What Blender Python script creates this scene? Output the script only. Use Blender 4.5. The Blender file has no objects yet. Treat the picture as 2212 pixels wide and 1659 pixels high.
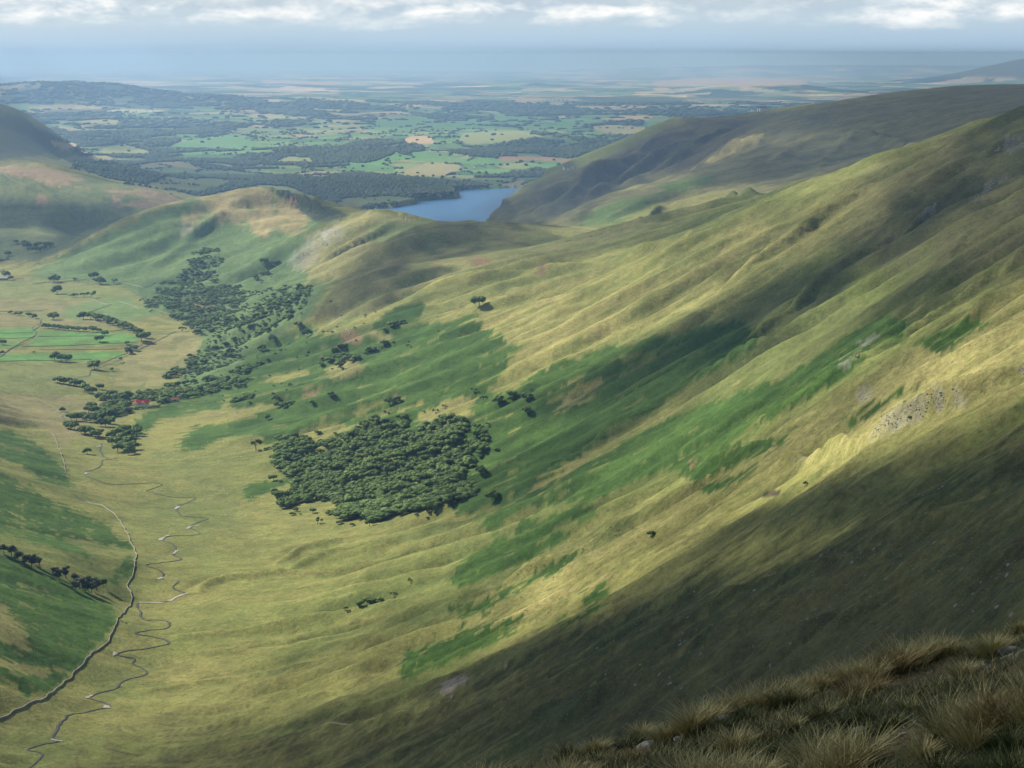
import bpy, math, random
import numpy as np
from mathutils import Vector, Euler

# ---------------------------------------------------------------- camera, world, sun, exposure
C = bpy.context.scene.collection
SC = bpy.context.scene
FPX, V0 = 4460.0, 829.5                       # focal length and centre row, in pixels of a 2212 x 1659 frame
CAMZ = 780.0
PITCH = math.atan((829.5 - 120.0) / FPX)
cam_d = bpy.data.cameras.new('camera')
cam = bpy.data.objects.new('camera', cam_d); C.objects.link(cam)
cam.location = (0, 0, CAMZ); cam.rotation_euler = (math.pi/2 - PITCH, 0, 0)
cam_d.sensor_width = 36.0; cam_d.lens = 36.0 * FPX / 2212.0
cam_d.clip_start = 0.5; cam_d.clip_end = 400000.0
SC.camera = cam

SUN_EL, SUN_AZ = math.radians(36), math.radians(53)      # azimuth: degrees to the left of the view direction
to_sun = Vector((-math.sin(SUN_AZ)*math.cos(SUN_EL), math.cos(SUN_AZ)*math.cos(SUN_EL), math.sin(SUN_EL)))
sd = bpy.data.lights.new('sun', 'SUN'); sd.energy = 5.0; sd.angle = math.radians(0.5); sd.color = (1.0, 0.94, 0.80)
sun = bpy.data.objects.new('sun', sd); C.objects.link(sun)
sun.rotation_euler = to_sun.to_track_quat('Z', 'Y').to_euler()

SC.view_settings.view_transform = 'Standard'; SC.view_settings.look = 'None'
SC.view_settings.exposure = 0.92; SC.view_settings.gamma = 1.0
SC.render.engine = 'CYCLES'
try:
    SC.cycles.use_denoising = True
    SC.cycles.volume_bounces = 3
    SC.cycles.max_bounces = 6; SC.cycles.diffuse_bounces = 2; SC.cycles.transparent_max_bounces = 12
except Exception: pass

class NT:
    """tiny node-tree helper"""
    def __init__(s, tree): s.t = tree; s.n = tree.nodes; s.l = tree.links
    def new(s, kind, **kw):
        nd = s.n.new(kind)
        for k, v in kw.items():
            if k.startswith('i_'):
                key = k[2:]; key = int(key) if key.isdigit() else key.replace('_', ' ')
                nd.inputs[key].default_value = v
            else: setattr(nd, k, v)
        return nd
    def link(s, a, b): s.l.new(a, b)
    def math(s, op, a, b=None, c=None, clamp=False):
        m = s.new('ShaderNodeMath', operation=op); m.use_clamp = clamp
        for i, x in enumerate((a, b, c)):
            if x is None: continue
            if isinstance(x, (int, float)): m.inputs[i].default_value = x
            else: s.link(x, m.inputs[i])
        return m.outputs[0]
    def ramp(s, fac, stops, interp='LINEAR'):
        r = s.new('ShaderNodeValToRGB'); r.color_ramp.interpolation = interp
        e = r.color_ramp.elements
        while len(e) > 1: e.remove(e[0])
        e[0].position = stops[0][0]; e[0].color = (*stops[0][1], 1)
        for p, c in stops[1:]:
            q = e.new(p); q.color = (*c, 1)
        s.link(fac, r.inputs[0]); return r.outputs[0]
    def mix(s, fac, a, b, mode='MIX'):
        m = s.new('ShaderNodeMix', data_type='RGBA', blend_type=mode)
        for x, k in ((fac, 0), (a, 6), (b, 7)):
            if isinstance(x, (int, float)): m.inputs[k].default_value = x
            elif isinstance(x, tuple): m.inputs[k].default_value = (*x, 1)
            else: s.link(x, m.inputs[k])
        return m.outputs[2]

def build_world():
    w = bpy.data.worlds.new('World'); SC.world = w; w.use_nodes = True
    T = NT(w.node_tree); T.n.clear()
    out = T.new('ShaderNodeOutputWorld'); bg = T.new('ShaderNodeBackground')
    sky = T.new('ShaderNodeTexSky', sky_type='NISHITA', sun_disc=False)
    sky.sun_elevation = SUN_EL; sky.sun_rotation = -SUN_AZ
    sky.altitude = 700; sky.air_density = 1.0; sky.dust_density = 0.6; sky.ozone_density = 1.5
    tc = T.new('ShaderNodeTexCoord'); sep = T.new('ShaderNodeSeparateXYZ'); T.link(tc.outputs['Generated'], sep.inputs[0])
    hy = T.math('SQRT', T.math('ADD', T.math('MULTIPLY', sep.outputs[0], sep.outputs[0]), T.math('MULTIPLY', sep.outputs[1], sep.outputs[1])))
    el = T.math('DIVIDE', sep.outputs[2], hy)                      # tangent of the elevation
    az = T.math('ARCTAN2', sep.outputs[0], sep.outputs[1])
    comb = T.new('ShaderNodeCombineXYZ')
    T.link(T.math('MULTIPLY', az, 17.0), comb.inputs[0]); T.link(T.math('MULTIPLY', el, 46.0), comb.inputs[1])
    def nz(off, sc, det, rough, z):
        ad = T.new('ShaderNodeVectorMath', operation='ADD'); T.link(comb.outputs[0], ad.inputs[0]); ad.inputs[1].default_value = (*off, z)
        n = T.new('ShaderNodeTexNoise', i_Scale=sc, i_Detail=det, i_Roughness=rough, i_Distortion=0.15); T.link(ad.outputs[0], n.inputs['Vector'])
        return n.outputs[0]
    big = nz((0, 0), 0.55, 3.0, 0.5, 4.0)
    p0 = nz((0, 0), 1.5, 9.0, 0.58, 1.0); p1 = nz((-0.10, 0.16), 1.5, 9.0, 0.58, 1.0)
    puff = T.math('ADD', T.math('MULTIPLY', p0, 0.62), T.math('MULTIPLY', big, 0.55))
    relief = T.math('SUBTRACT', p0, p1)
    comb2 = T.new('ShaderNodeCombineXYZ')
    T.link(T.math('MULTIPLY', az, 9.0), comb2.inputs[0]); T.link(T.math('MULTIPLY', el, 130.0), comb2.inputs[1]); comb2.inputs[2].default_value = 7.3
    n2 = T.new('ShaderNodeTexNoise', i_Scale=0.9, i_Detail=7.0, i_Roughness=0.55); T.link(comb2.outputs[0], n2.inputs['Vector'])
    # cloud cover grows with elevation: pale clear band over the horizon, then heaped cloud, then grey bases
    lift = T.math('MULTIPLY_ADD', el, 36.0, -0.60)
    lift = T.math('MINIMUM', lift, 0.22)
    cover = T.math('ADD', puff, lift)
    cmask = T.ramp(cover, [(0.44, (0, 0, 0)), (0.58, (0.45, 0.45, 0.45)), (0.76, (1, 1, 1))], 'EASE')
    lf = T.math('ADD', T.math('MULTIPLY_ADD', relief, 3.4, 0.48), T.math('MULTIPLY_ADD', big, 1.5, -0.75))
    lit = T.ramp(lf, [(0.12, (4.3, 5.2, 6.1)), (0.45, (6.0, 6.7, 7.2)), (0.75, (8.3, 8.4, 8.3)), (1.0, (9.6, 9.5, 9.2))])
    base_f = T.math('MULTIPLY_ADD', el, 80.0, -1.75)
    base_f = T.math('ADD', base_f, T.math('MULTIPLY_ADD', n2.outputs[0], 2.0, -1.0), clamp=True)
    ccol = T.mix(base_f, lit, (4.9, 5.5, 5.9))
    # haze band on the horizon
    hz = T.math('SUBTRACT', 1.0, T.math('MULTIPLY', el, 9.0), clamp=True)
    hz = T.math('MULTIPLY', hz, hz)
    hz = T.math('MULTIPLY', hz, 0.97)
    lay = T.mix(T.math('MULTIPLY_ADD', n2.outputs[0], 1.6, -0.45, clamp=True), (3.2, 4.9, 6.8), (3.5, 5.15, 7.0))
    skyc = T.mix(hz, sky.outputs[0], lay)
    # overall cloud on the unseen dome: half covered
    n3 = T.new('ShaderNodeTexNoise', i_Scale=3.0, i_Detail=6.0, i_Roughness=0.55); T.link(tc.outputs['Generated'], n3.inputs['Vector'])
    up = T.math('MULTIPLY', T.math('SUBTRACT', el, 0.06), 8.0, clamp=True)
    domec = T.math('MULTIPLY_ADD', n3.outputs[0], 5.0, -2.3, clamp=True)
    low = T.mix(up, cmask, domec)
    low2 = T.math('MULTIPLY', low, 0.92)
    colr = T.mix(low2, skyc, T.mix(up, ccol, (5.0, 5.2, 5.4)))
    T.link(colr, bg.inputs[0]); bg.inputs[1].default_value = 0.065
    T.link(bg.outputs[0], out.inputs[0])
build_world()

# ---------------------------------------------------------------- numeric helpers
def hash2(ix, iy, seed):
    h = (ix.astype(np.int64) * 374761393 + iy.astype(np.int64) * 668265263 + seed * 1442695041) & 0xffffffff
    h = ((h ^ (h >> 13)) * 1274126177) & 0xffffffff
    h = h ^ (h >> 16)
    return (h & 0xffffff).astype(np.float32) / np.float32(0xffffff)
def vnoise(x, y, seed=0):
    x = np.asarray(x, dtype=np.float64); y = np.asarray(y, dtype=np.float64)
    ix = np.floor(x); iy = np.floor(y)
    fx = (x - ix).astype(np.float32); fy = (y - iy).astype(np.float32)
    fx = fx*fx*fx*(fx*(fx*6-15)+10); fy = fy*fy*fy*(fy*(fy*6-15)+10)
    ix = ix.astype(np.int64); iy = iy.astype(np.int64)
    a = hash2(ix, iy, seed); b = hash2(ix+1, iy, seed); c = hash2(ix, iy+1, seed); d = hash2(ix+1, iy+1, seed)
    return (a*(1-fx)+b*fx)*(1-fy) + (c*(1-fx)+d*fx)*fy
def fbm(x, y, seed=0, octv=4, gain=0.5):
    s = 0; a = 1.0; t = 0
    for k in range(octv):
        s = s + a*vnoise(x*2**k + 17.3*k, y*2**k + 9.1*k, seed+k); t += a; a *= gain
    return s/t
def sstep(a, b, x):
    t = np.clip((x-a)/(b-a), 0, 1); return t*t*(3-2*t)
CP, SP = math.cos(PITCH), math.sin(PITCH)
def ray(u, v):
    """pixel of the 2212 frame -> (x per metre of y, z per metre of y)"""
    a = (np.asarray(u, float)-1106.0)/FPX; b = (V0-np.asarray(v, float))/FPX
    dy = CP + b*SP
    return a/dy, (-SP + b*CP)/dy
def project(x, y, z):
    h = z - CAMZ
    f = y*CP - h*SP; up = y*SP + h*CP
    f = np.maximum(f, 0.01)
    return 1106.0 + FPX*x/f, V0 - FPX*up/f

# raster layers drawn on the ground, looked up while the ground is being made
MW, MH = 1106, 830
def blur(img, r):
    r = int(r)
    if r < 1: return img
    for ax in (0, 1):
        for _ in range(2):
            p = np.pad(img, [(r+1, r) if a == ax else (0, 0) for a in (0, 1)], mode='edge')
            c = np.cumsum(p, axis=ax, dtype=np.float64)
            n = img.shape[ax]
            img = ((c[2*r+1:2*r+1+n] - c[:n]) if ax == 0 else (c[:, 2*r+1:2*r+1+n] - c[:, :n]))/(2*r+1)
    return img.astype(np.float32)
def fill_poly(img, pts, val=1.0):
    p = np.array(pts, float)/2.0
    x0, x1 = max(0, int(p[:, 0].min())), min(MW-1, int(p[:, 0].max())+1)
    y0, y1 = max(0, int(p[:, 1].min())), min(MH-1, int(p[:, 1].max())+1)
    if x1 <= x0 or y1 <= y0: return
    X, Y = np.meshgrid(np.arange(x0, x1+1)+0.5, np.arange(y0, y1+1)+0.5)
    ins = np.zeros(X.shape, bool); n = len(p)
    for i in range(n):
        ax, ay = p[i]; bx, by = p[(i+1) % n]
        if ay == by: continue
        c = ((ay > Y) != (by > Y)) & (X < (bx-ax)*(Y-ay)/(by-ay)+ax)
        ins ^= c
    sub = img[y0:y1+1, x0:x1+1]
    sub[ins] = val
def layer(polys, soft=3):
    img = np.zeros((MH, MW), np.float32)
    for q in polys:
        val = 1.0
        if isinstance(q, tuple): val, q = q
        fill_poly(img, list(zip(q[0::2], q[1::2])), val)
    return blur(img, soft)
def sample(img, u, v):
    x = np.clip(u/2.0-0.5, 0, MW-1.001); y = np.clip(v/2.0-0.5, 0, MH-1.001)
    ix = x.astype(int); iy = y.astype(int); fx = x-ix; fy = y-iy
    return (img[iy, ix]*(1-fx)+img[iy, ix+1]*fx)*(1-fy)+(img[iy+1, ix]*(1-fx)+img[iy+1, ix+1]*fx)*fy

# ---------------------------------------------------------------- the ground: control points
def sec(y, pts):          # cross-section at distance y: (x, z) pairs
    return [(1106+FPX*x/y, 120+FPX*(CAMZ-z)/y, y) for x, z in pts]
CT = []                    # (u, v, distance)
CT += sec(580, [(-300, 520), (-150, 505), (0, 508), (60, 545), (144, 622), (260, 700), (420, 760)])
CT += sec(700, [(-500, 560), (-300, 480), (-150, 450), (-60, 455), (0, 482), (100, 557), (174, 620), (300, 690), (450, 745)])
CT += sec(1000, [(-700, 560), (-500, 450), (-260, 352), (-180, 378), (-100, 415), (0, 470), (100, 530), (200, 597), (248, 627), (400, 705), (600, 750)])
CT += sec(1308, [(-700, 480), (-520, 392), (-306, 330), (-230, 340), (-156, 356), (-6, 416), (144, 505), (324, 631), (500, 710), (700, 755)])
CT += sec(1800, [(-900, 520), (-700, 430), (-330, 300), (-270, 303), (-150, 318), (0, 368), (150, 447), (300, 545), (446, 652), (600, 712), (900, 750)])
CT += sec(2300, [(-1000, 470), (-750, 385), (-400, 276), (-364, 275), (-280, 279), (-200, 288), (-100, 318), (0, 356), (150, 430), (300, 515), (450, 610), (565, 682), (700, 715), (1000, 740)])
CT += sec(2900, [(-1100, 420), (-850, 330), (-620, 262), (-520, 252), (-440, 258), (-350, 273), (-200, 308), (0, 388), (200, 482), (400, 578), (500, 629)])
CT += sec(3400, [(-1200, 380), (-900, 270), (-700, 244), (-614, 234), (-500, 245), (-386, 270), (-157, 338), (0, 384), (148, 422), (300, 475), (453, 542)])
CT += sec(3900, [(-1300, 330), (-1000, 240), (-800, 226), (-700, 220), (-600, 224), (-540, 240), (-443, 282), (-380, 308), (-268, 352), (-90, 393), (80, 424), (230, 455), (345, 474)])
# left-hand slope by the boundary wall
CT += [(0,1050,2150),(0,1200,1780),(0,1350,1560),(0,1450,1450),(0,1550,1385),(100,1050,2270),(150,1200,1850),(100,1350,1620),
       (-250,1100,1900),(-250,1400,1400),(110,1130,2060),(60,980,2520),(0,930,2760),(150,1490,1500),(60,1655,1308),(250,990,2655),
       (300,1300,1815),(390,1210,1990),(420,1100,2290),(310,1440,1600),(170,1540,1440)]
# flats of the far valley
CT += [(0,880,3050),(100,860,3220),(0,760,3780),(200,790,3620),(300,740,3950),(0,700,4250),(150,700,4300),(280,690,4330),
       (0,640,4900),(150,645,4850),(350,690,4400),(330,660,4600),(250,625,5050),(60,610,5250),(0,600,5350),(-200,640,4900),(-250,760,3900),
       (-200,560,6000),(0,560,6050),(60,575,5750),(420,760,3800),(400,820,3500),(470,790,3660)]
# rough ridge with the rounded brown summit
CT += [(26,586,5650),(113,562,5650),(200,519,5680),(261,484,5710),(340,449,5760),(418,427,5830),(500,413,5880),(545,403,5895),(572,398,5900),(600,405,5900),(625,414,5910),
       (665,432,5950),(720,450,6050),(757,465,6150),
       (150,612,5230),(250,615,5200),(370,612,5180),(300,560,5430),(400,520,5550),(480,470,5700),(560,450,5750),(640,470,5650),(560,520,5500),
       (450,600,5150),(500,560,5300),(600,480,5600),(560,590,5080)]
CT += sec(6500, [(-1400, 210), (-1000, 200), (-800, 200), (-600, 190), (-450, 180)]) + sec(6150, [(-1250, 225), (-1050, 235), (-950, 250), (-850, 280), (-700, 270)])
CT += sec(7200, [(-900, 185), (-700, 180), (-500, 160), (-300, 140), (-130, 135)])
# second and third hills and the saddle
CT += [(680,482,5350),(720,470,5250),(760,458,5150),(800,452,5100),(850,454,5100),(900,466,5080),(945,482,5050),
       (700,530,4980),(640,560,5000),(620,620,4780),(700,600,4650),(780,540,4800),(850,510,4900),(560,640,4700),(500,680,4500),(420,650,4750),(400,700,4350)]
CT += [(870,508,4450),(900,497,4480),(940,486,4500),(1000,479,4500),(1060,478,4500),(1130,481,4520),(1200,487,4530),(1300,491,4550),
       (820,545,4330),(760,590,4200),(700,650,4050),(665,690,3950),(900,560,4220),(1000,530,4280),(1120,530,4250),(1250,530,4230),(1400,510,4250),
       (600,720,3900),(560,760,3750),(500,760,3820)]
CT += sec(4950, [(-60, 352), (60, 350), (170, 350)])
CT += sec(5500, [(-330, 330), (-150, 300), (0, 280), (130, 285)])
CT += sec(6200, [(-250, 220), (0, 190), (120, 200)])
CT += sec(7000, [(0, 150), (-120, 138)])
# near right-hand ridge
CT += [(2212,248,2500),(2136,268,2640),(2078,295,2800),(2010,318,2950),(1956,333,3080),(1848,364,3350),(1790,380,3500),(1740,393,3650),(1632,416,3980),
       (1560,436,4200),(1480,462,4400),(1400,482,4520)]
CT += sec(3100, [(800, 700), (1200, 720)])
CT += sec(3400, [(720, 590), (900, 640), (1200, 690)])
CT += sec(4000, [(620, 500), (800, 520), (1000, 600), (1400, 680)])
CT += sec(4600, [(430, 440), (560, 455), (700, 480), (900, 520), (1200, 640)])
# mass of the far right hills
CT += [(1500,440,5000),(1600,405,5300),(1700,385,5500),(1850,350,5600),(2000,315,5600),(2150,262,5600),(1420,462,5000),(1560,395,5700),(1700,335,6200),
       (1900,280,6300),(2100,235,6200),(2212,215,6200),(1400,400,6250),(1450,380,6300),(1500,372,6350),(1560,350,6500),
       (1205,484,6050),(1240,460,6100),(1290,430,6180),(1340,404,6230),(1300,470,5600),(1380,440,5650),(1460,410,5900),
       (1510,355,6900),(1550,325,7000),(1600,290,7150),(1660,258,7300),(1700,243,7400),(1800,222,7500),(1900,205,7600),(2050,187,7700),(2130,183,7700),(2212,183,7700)]
CT += sec(6600, [(250, 250), (350, 255), (430, 290)])
CT += sec(7100, [(420, 300), (560, 340)])
CT += [(1020,470,7500),(1060,455,7550),(1110,425,7650),(1160,400,7750),(1220,376,7850),(1290,350,7950),(1340,322,8050),(1380,300,8100),(1430,275,8150),
       (1470,260,8200),(1520,252,8200),(1580,252,8200),(1640,250,8150),(1400,350,7600),(1330,390,7400),(1480,320,7700),(1240,440,7150),(1150,465,7150),(1550,290,7800)]
CT += sec(9000, [(600, 330), (900, 480), (1300, 560), (1800, 560), (2400, 560)])
CT += sec(9500, [(400, 190), (800, 330), (1400, 420)])
CT += sec(6200, [(2400, 700), (3200, 720)]) + sec(4000, [(2000, 730), (3000, 750)])
CT += sec(10500, [(700, 180), (1200, 230), (1900, 280), (2600, 300)])
CT += sec(12000, [(1200, 180), (2400, 200), (3600, 220)])
# left hills beyond the fields
CT += [(0,480,6550),(0,520,6300),(100,500,6400),(180,470,6600),(250,480,6550),(100,430,6850),(200,430,6850),(0,420,6950),(300,450,6750),
       (0,360,7350),(50,357,7350),(100,362,7330),(150,370,7300),(200,386,7250),(250,398,7200),(300,404,7150),(350,410,7100),(400,425,7000)]
CT += sec(8000, [(-2600, 250), (-2000, 260), (-1500, 200), (-1100, 165)])
CT += sec(7300, [(-2500, 400), (-3500, 420)]) + sec(5500, [(-2600, 330), (-1900, 230)])
CT += [(-150,250,9700),(0,222,9900),(40,236,9850),(80,262,9800),(110,292,9700),(0,300,9100),(60,325,9000),(0,338,8750),(30,345,8650)]
CT += sec(11500, [(-3300, 350), (-2800, 210)])
NEARZ = []
# foreground knoll: edge row of the ground at each column
for u, E in ((-300, 2250), (400, 2000), (1000, 1700), (1200, 1645), (1400, 1583), (1600, 1515), (1800, 1462), (2000, 1415), (2212, 1352), (2600, 1250)):
    CT += [(u, E, 18), (u, E+75, 14), (u, E+330, 9)]
    z9 = ray(u, E+330)[1]*9
    for D in (6.5, 4.2, 2.6, 1.5):           # nearly level ground under the viewer's feet
        NEARZ.append((ray(u, E+330)[0], CAMZ+z9+(9-D)*0.14, D))
    dE = (E-120)/FPX
    for D, ex in ((26, 1.2), (45, 5), (90, 12), (180, 22), (330, 26)):
        if D == 330 and u < 1500: ex = 20
        CT.append((u, E + FPX*ex/D, D))

def plain_h(x, y):
    """the lowland beyond the hills"""
    z = 152 + 60*sstep(9500, 26000, y)
    z = z + (fbm(x/1500+3, y/2200+1, 5, 3)-0.5)*60*sstep(9800, 13000, y)
    z = z + (fbm(x/520, y/800, 9, 3)-0.5)*34*sstep(9800, 12500, y)
    def hill(u, D, h, su, sD, p=2.0):
        xx = (u-1106)/FPX*D
        return h*np.exp(-np.abs((x-xx)/(su/FPX*D))**p - ((y-D)/sD)**2)
    z = z + hill(700, 9900, 55, 260, 900)          # knolls on the lake shore
    z = z + hill(330, 9300, 75, 150, 600) + hill(500, 9000, 40, 120, 500)
    z = z + hill(1230, 12600, 48, 260, 700, 3)      # plantation rise
    z = z + hill(1230, 14500, 55, 330, 900) + hill(620, 13500, 40, 160, 500) + hill(860, 12800, 35, 180, 500)
    z = z + hill(400, 11800, 38, 110, 420) + hill(100, 12000, 30, 120, 400) + hill(1350, 16500, 35, 200, 700)
    z = z + hill(40, 24500, 215, 260, 1500, 2.6) + hill(330, 24500, 110, 260, 1400)   # wooded range on the left
    z = z + hill(1130, 40000, 95, 90, 1500, 1.6) + hill(1640, 33000, 130, 200, 1800) + hill(640, 27000, 40, 500, 1500)
    z = z + hill(2290, 46000, 560, 210, 2600) + hill(2130, 47000, 80, 160, 2000)      # fells on the far right
    z = z + hill(1900, 80000, 330, 700, 5000, 3)
    return z - np.maximum(y-9000, 0)**2/(2*2.0e7)      # the earth curves away
ct = np.array(CT, float)
ct_t, ct_m = ray(ct[:, 0], ct[:, 1]); ct_D = ct[:, 2]
ct_z = CAMZ + ct_m*ct_D
nz_ = np.array(NEARZ); ct_t = np.concatenate([ct_t, nz_[:, 0]]); ct_z = np.concatenate([ct_z, nz_[:, 1]]); ct_D = np.concatenate([ct_D, nz_[:, 2]])
ct_x = ct_t*ct_D
cu, cl = ct_t*FPX, np.log(ct_D)*FPX
key = np.round(np.stack([cu/12, cl/12], 1)); _, uq = np.unique(key, axis=0, return_index=True)
cu, cl, cx, cy, cz = cu[uq], cl[uq], ct_x[uq], ct_D[uq], ct_z[uq]
cr = cz - plain_h(cx, cy)
# anchors that bring the hills down to the plain
an = [(t*FPX, math.log(D)*FPX, 0.0) for D in (10800, 12500, 15000, 21000) for t in np.linspace(-0.45, 0.45, 10) if not (D < 12600 and t > 0.05)]
an += [(t*FPX, math.log(9600)*FPX, 0.0) for t in (-0.2, -0.15, -0.1, -0.05, 0.0)]
an += [(t*FPX, math.log(8600)*FPX, 0.0) for t in (-0.1, -0.06)]
an = np.array(an)
cu = np.concatenate([cu, an[:, 0]]); cl = np.concatenate([cl, an[:, 1]]); cr = np.concatenate([cr, an[:, 2]])
def kern(du, dl): return np.sqrt(du*du + dl*dl + 35.0**2)
Kmat = kern(cu[:, None]-cu[None], cl[:, None]-cl[None])/1000.0
n_ = len(cu)
A = np.zeros((n_+3, n_+3)); A[:n_, :n_] = Kmat - np.eye(n_)*0.004
P_ = np.stack([np.ones(n_), cu/1000, cl/1000], 1); A[:n_, n_:] = P_; A[n_:, :n_] = P_.T
wts = np.linalg.solve(A, np.concatenate([cr, np.zeros(3)]))
def rbf(U, L):
    o = wts[n_] + wts[n_+1]*U/1000 + wts[n_+2]*L/1000
    for k in range(n_):
        o = o + wts[k]*kern(U-cu[k], L-cl[k])/1000.0
    return o

# fan grid
tc_ = np.concatenate([np.linspace(-0.50, -0.256, 46)[:-1], np.linspace(-0.256, 0.256, 790), np.linspace(0.256, 0.50, 46)[1:]])
def lrows(a, b, st): return np.exp(np.arange(math.log(a), math.log(b), st))
Dr = np.concatenate([lrows(1.5, 6, 0.05), lrows(6, 30, 0.014), lrows(30, 520, 0.03), lrows(520, 6500, 0.0031), lrows(6500, 12000, 0.0034), lrows(12000, 120000, 0.006), [120000.0]])
NR, NC = len(Dr), len(tc_)
# coarse evaluation of the smooth surface, then cubic-ish upsampling
ks = 3
tcc = np.concatenate([np.linspace(-0.50, -0.256, 24)[:-1], np.linspace(-0.256, 0.256, 300), np.linspace(0.256, 0.50, 24)[1:]])
lc = np.linspace(math.log(1.5), math.log(24000), 620)
Uc, Lc = np.meshgrid(tcc*FPX, lc*FPX)
Rc = rbf(Uc, Lc).astype(np.float64)
def interp_grid(tq, lq):
    i = np.interp(lq, lc, np.arange(len(lc))); j = np.interp(tq, tcc, np.arange(len(tcc)))
    i0 = np.clip(i.astype(int), 0, len(lc)-2); j0 = np.clip(j.astype(int), 0, len(tcc)-2)
    fi = i-i0; fj = j-j0
    return (Rc[i0, j0]*(1-fi)+Rc[i0+1, j0]*fi)*(1-fj) + (Rc[i0, j0+1]*(1-fi)+Rc[i0+1, j0+1]*fi)*fj
T2, D2 = np.meshgrid(tc_, Dr)
L2 = np.log(D2)
X2 = T2*D2
fade = 1-sstep(10800, 15000, D2)
Z2 = plain_h(X2, D2) + interp_grid(T2, L2)*fade


# ---------------------------------------------------------------- shape of the ground in detail
def hit(u, v, dmin=450.0, dmax=60000.0, Z=None):
    """first point of the ground under a pixel, as world x, y, z"""
    Z = Z2 if Z is None else Z
    t, m = ray(u, v)
    j = np.interp(t, tc_, np.arange(NC)); j0 = min(int(j), NC-2); f = j-j0
    col = Z[:, j0]*(1-f)+Z[:, j0+1]*f
    h = col - (CAMZ + m*Dr)
    i0 = int(np.searchsorted(Dr, dmin)); i1 = int(np.searchsorted(Dr, dmax))
    k = np.nonzero(h[i0:i1] >= 0)[0]
    if len(k) == 0: return None
    i = i0+int(k[0])
    if i > i0:
        a, b = h[i-1], h[i]; w = a/(a-b) if a != b else 0.0
        D = Dr[i-1] + (Dr[i]-Dr[i-1])*w
    else: D = Dr[i]
    return float(t*D), float(D), float(CAMZ+m*D)
LDr = np.log(Dr)
def zat(x, y, Z=None):
    Z = Z2 if Z is None else Z
    x = np.asarray(x, float); y = np.maximum(np.asarray(y, float), 1.6)
    i = np.interp(np.log(y), LDr, np.arange(NR)); j = np.interp(x/y, tc_, np.arange(NC))
    i0 = np.clip(i.astype(int), 0, NR-2); j0 = np.clip(j.astype(int), 0, NC-2); fi = i-i0; fj = j-j0
    return (Z[i0, j0]*(1-fi)+Z[i0+1, j0]*fi)*(1-fj)+(Z[i0, j0+1]*(1-fi)+Z[i0+1, j0+1]*fi)*fj
def gradient(Z):
    dt = np.gradient(Z, tc_, axis=1); dD = np.gradient(Z, Dr, axis=0)
    return dt/D2, dD - T2/D2*dt
GX, GY = gradient(Z2)
SL = np.hypot(GX, GY)
hill_w = 1-sstep(9500, 11000, D2)          # hills as against plain
SGX, SGY = blur(GX, 22), blur(GY, 22)
# line-integral noise: noise smeared along the fall line gives gullies and streaks that run downhill
def streak(cell, steps, stepf, seed, aniso=1.0):
    U0 = (T2*FPX).astype(np.float32); L0 = (L2*FPX).astype(np.float32)
    g = np.maximum(np.hypot(SGX, SGY), 1e-4)
    dx = (SGX/g).astype(np.float32); dy = (SGY/g).astype(np.float32)
    acc = vnoise(U0/cell, L0/cell, seed); n = 1
    r0 = np.interp(6.0, Dr, np.arange(NR))
    for sgn in (-1, 1):
        U = U0.copy(); L = L0.copy()
        I = np.broadcast_to(np.arange(NR)[:, None], U.shape).copy(); J = np.broadcast_to(np.arange(NC)[None], U.shape).copy()
        for k in range(steps):
            ax, ay = dx[I, J], dy[I, J]; tt = U/FPX
            U = U + sgn*stepf*cell*(ax - tt*ay); L = L + sgn*stepf*cell*ay
            J = np.clip(np.interp(U/FPX, tc_, np.arange(NC)), 0, NC-1).astype(np.int32)
            I = np.clip(np.interp(L/FPX, LDr, np.arange(NR)), 0, NR-1).astype(np.int32)
            acc = acc + vnoise(U/cell, L/cell, seed); n += 1
    a = acc/n
    m, s = float(a[500:1300].mean()), float(a[500:1300].std())
    return ((a-m)/s).astype(np.float32)     # zero mean, unit spread
ST_A = streak(26, 12, 0.75, 11)             # broad ribs
ST_W = streak(62, 8, 0.6, 19)             # wide
ST_B = streak(9, 15, 0.8, 23)               # middle
ST_C = streak(3.2, 14, 0.8, 37)             # fine
midw = sstep(0.10, 0.30, SL)*hill_w*sstep(350, 800, D2)
def project2(): return project(X2, D2, Z2)
PU, PV = project2()
flat_ = layer([[0,1659,0,1560,200,1430,300,1200,140,1010,100,900,0,880,0,600,350,640,430,720,420,800,330,850,280,960,480,1000,560,1100,380,1240,360,1440,250,1659]], 12)
flatm = sample(flat_, PU, PV)*sstep(1200, 1400, D2)*(1-sstep(6000, 6800, D2))
ZB = Z2.copy()
leftm = sample(layer([[-60,900,150,1000,300,1200,260,1400,120,1560,-60,1600]], 14), PU, PV)*(D2 < 3200)
relief = (ST_A*1.0+ST_W*5.2)*np.clip(D2/2200, 0.35, 1.5)*midw*(1-0.75*flatm)*(1-0.75*leftm)
relief = relief + (fbm(X2/160, D2/160, 3, 4)-0.5)*4*hill_w*sstep(500, 1500, D2)*(1-0.7*flatm)
relief = relief + (fbm(X2/1.1, D2/1.1, 8, 3)-0.5)*0.22*(1-sstep(30, 60, D2))
# crags on the rough ridge
craggy = sample(layer([[380,440,500,405,570,400,640,425,760,465,740,480,680,475,640,440,520,440], [600,560,650,520,700,480,760,470,720,530,650,590], [280,410,410,420,400,440,300,430,200,440],
                       [1880,945,1907,890,1970,870,2026,832,2063,835,2090,870,2045,885,1951,915,1900,955]], 6), PU, PV)
relief = relief + craggy*(fbm(X2/45, D2/45, 31, 4)-0.45)*6*np.clip(D2/5000, 0.3, 1)
Z2 = Z2 + relief

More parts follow.
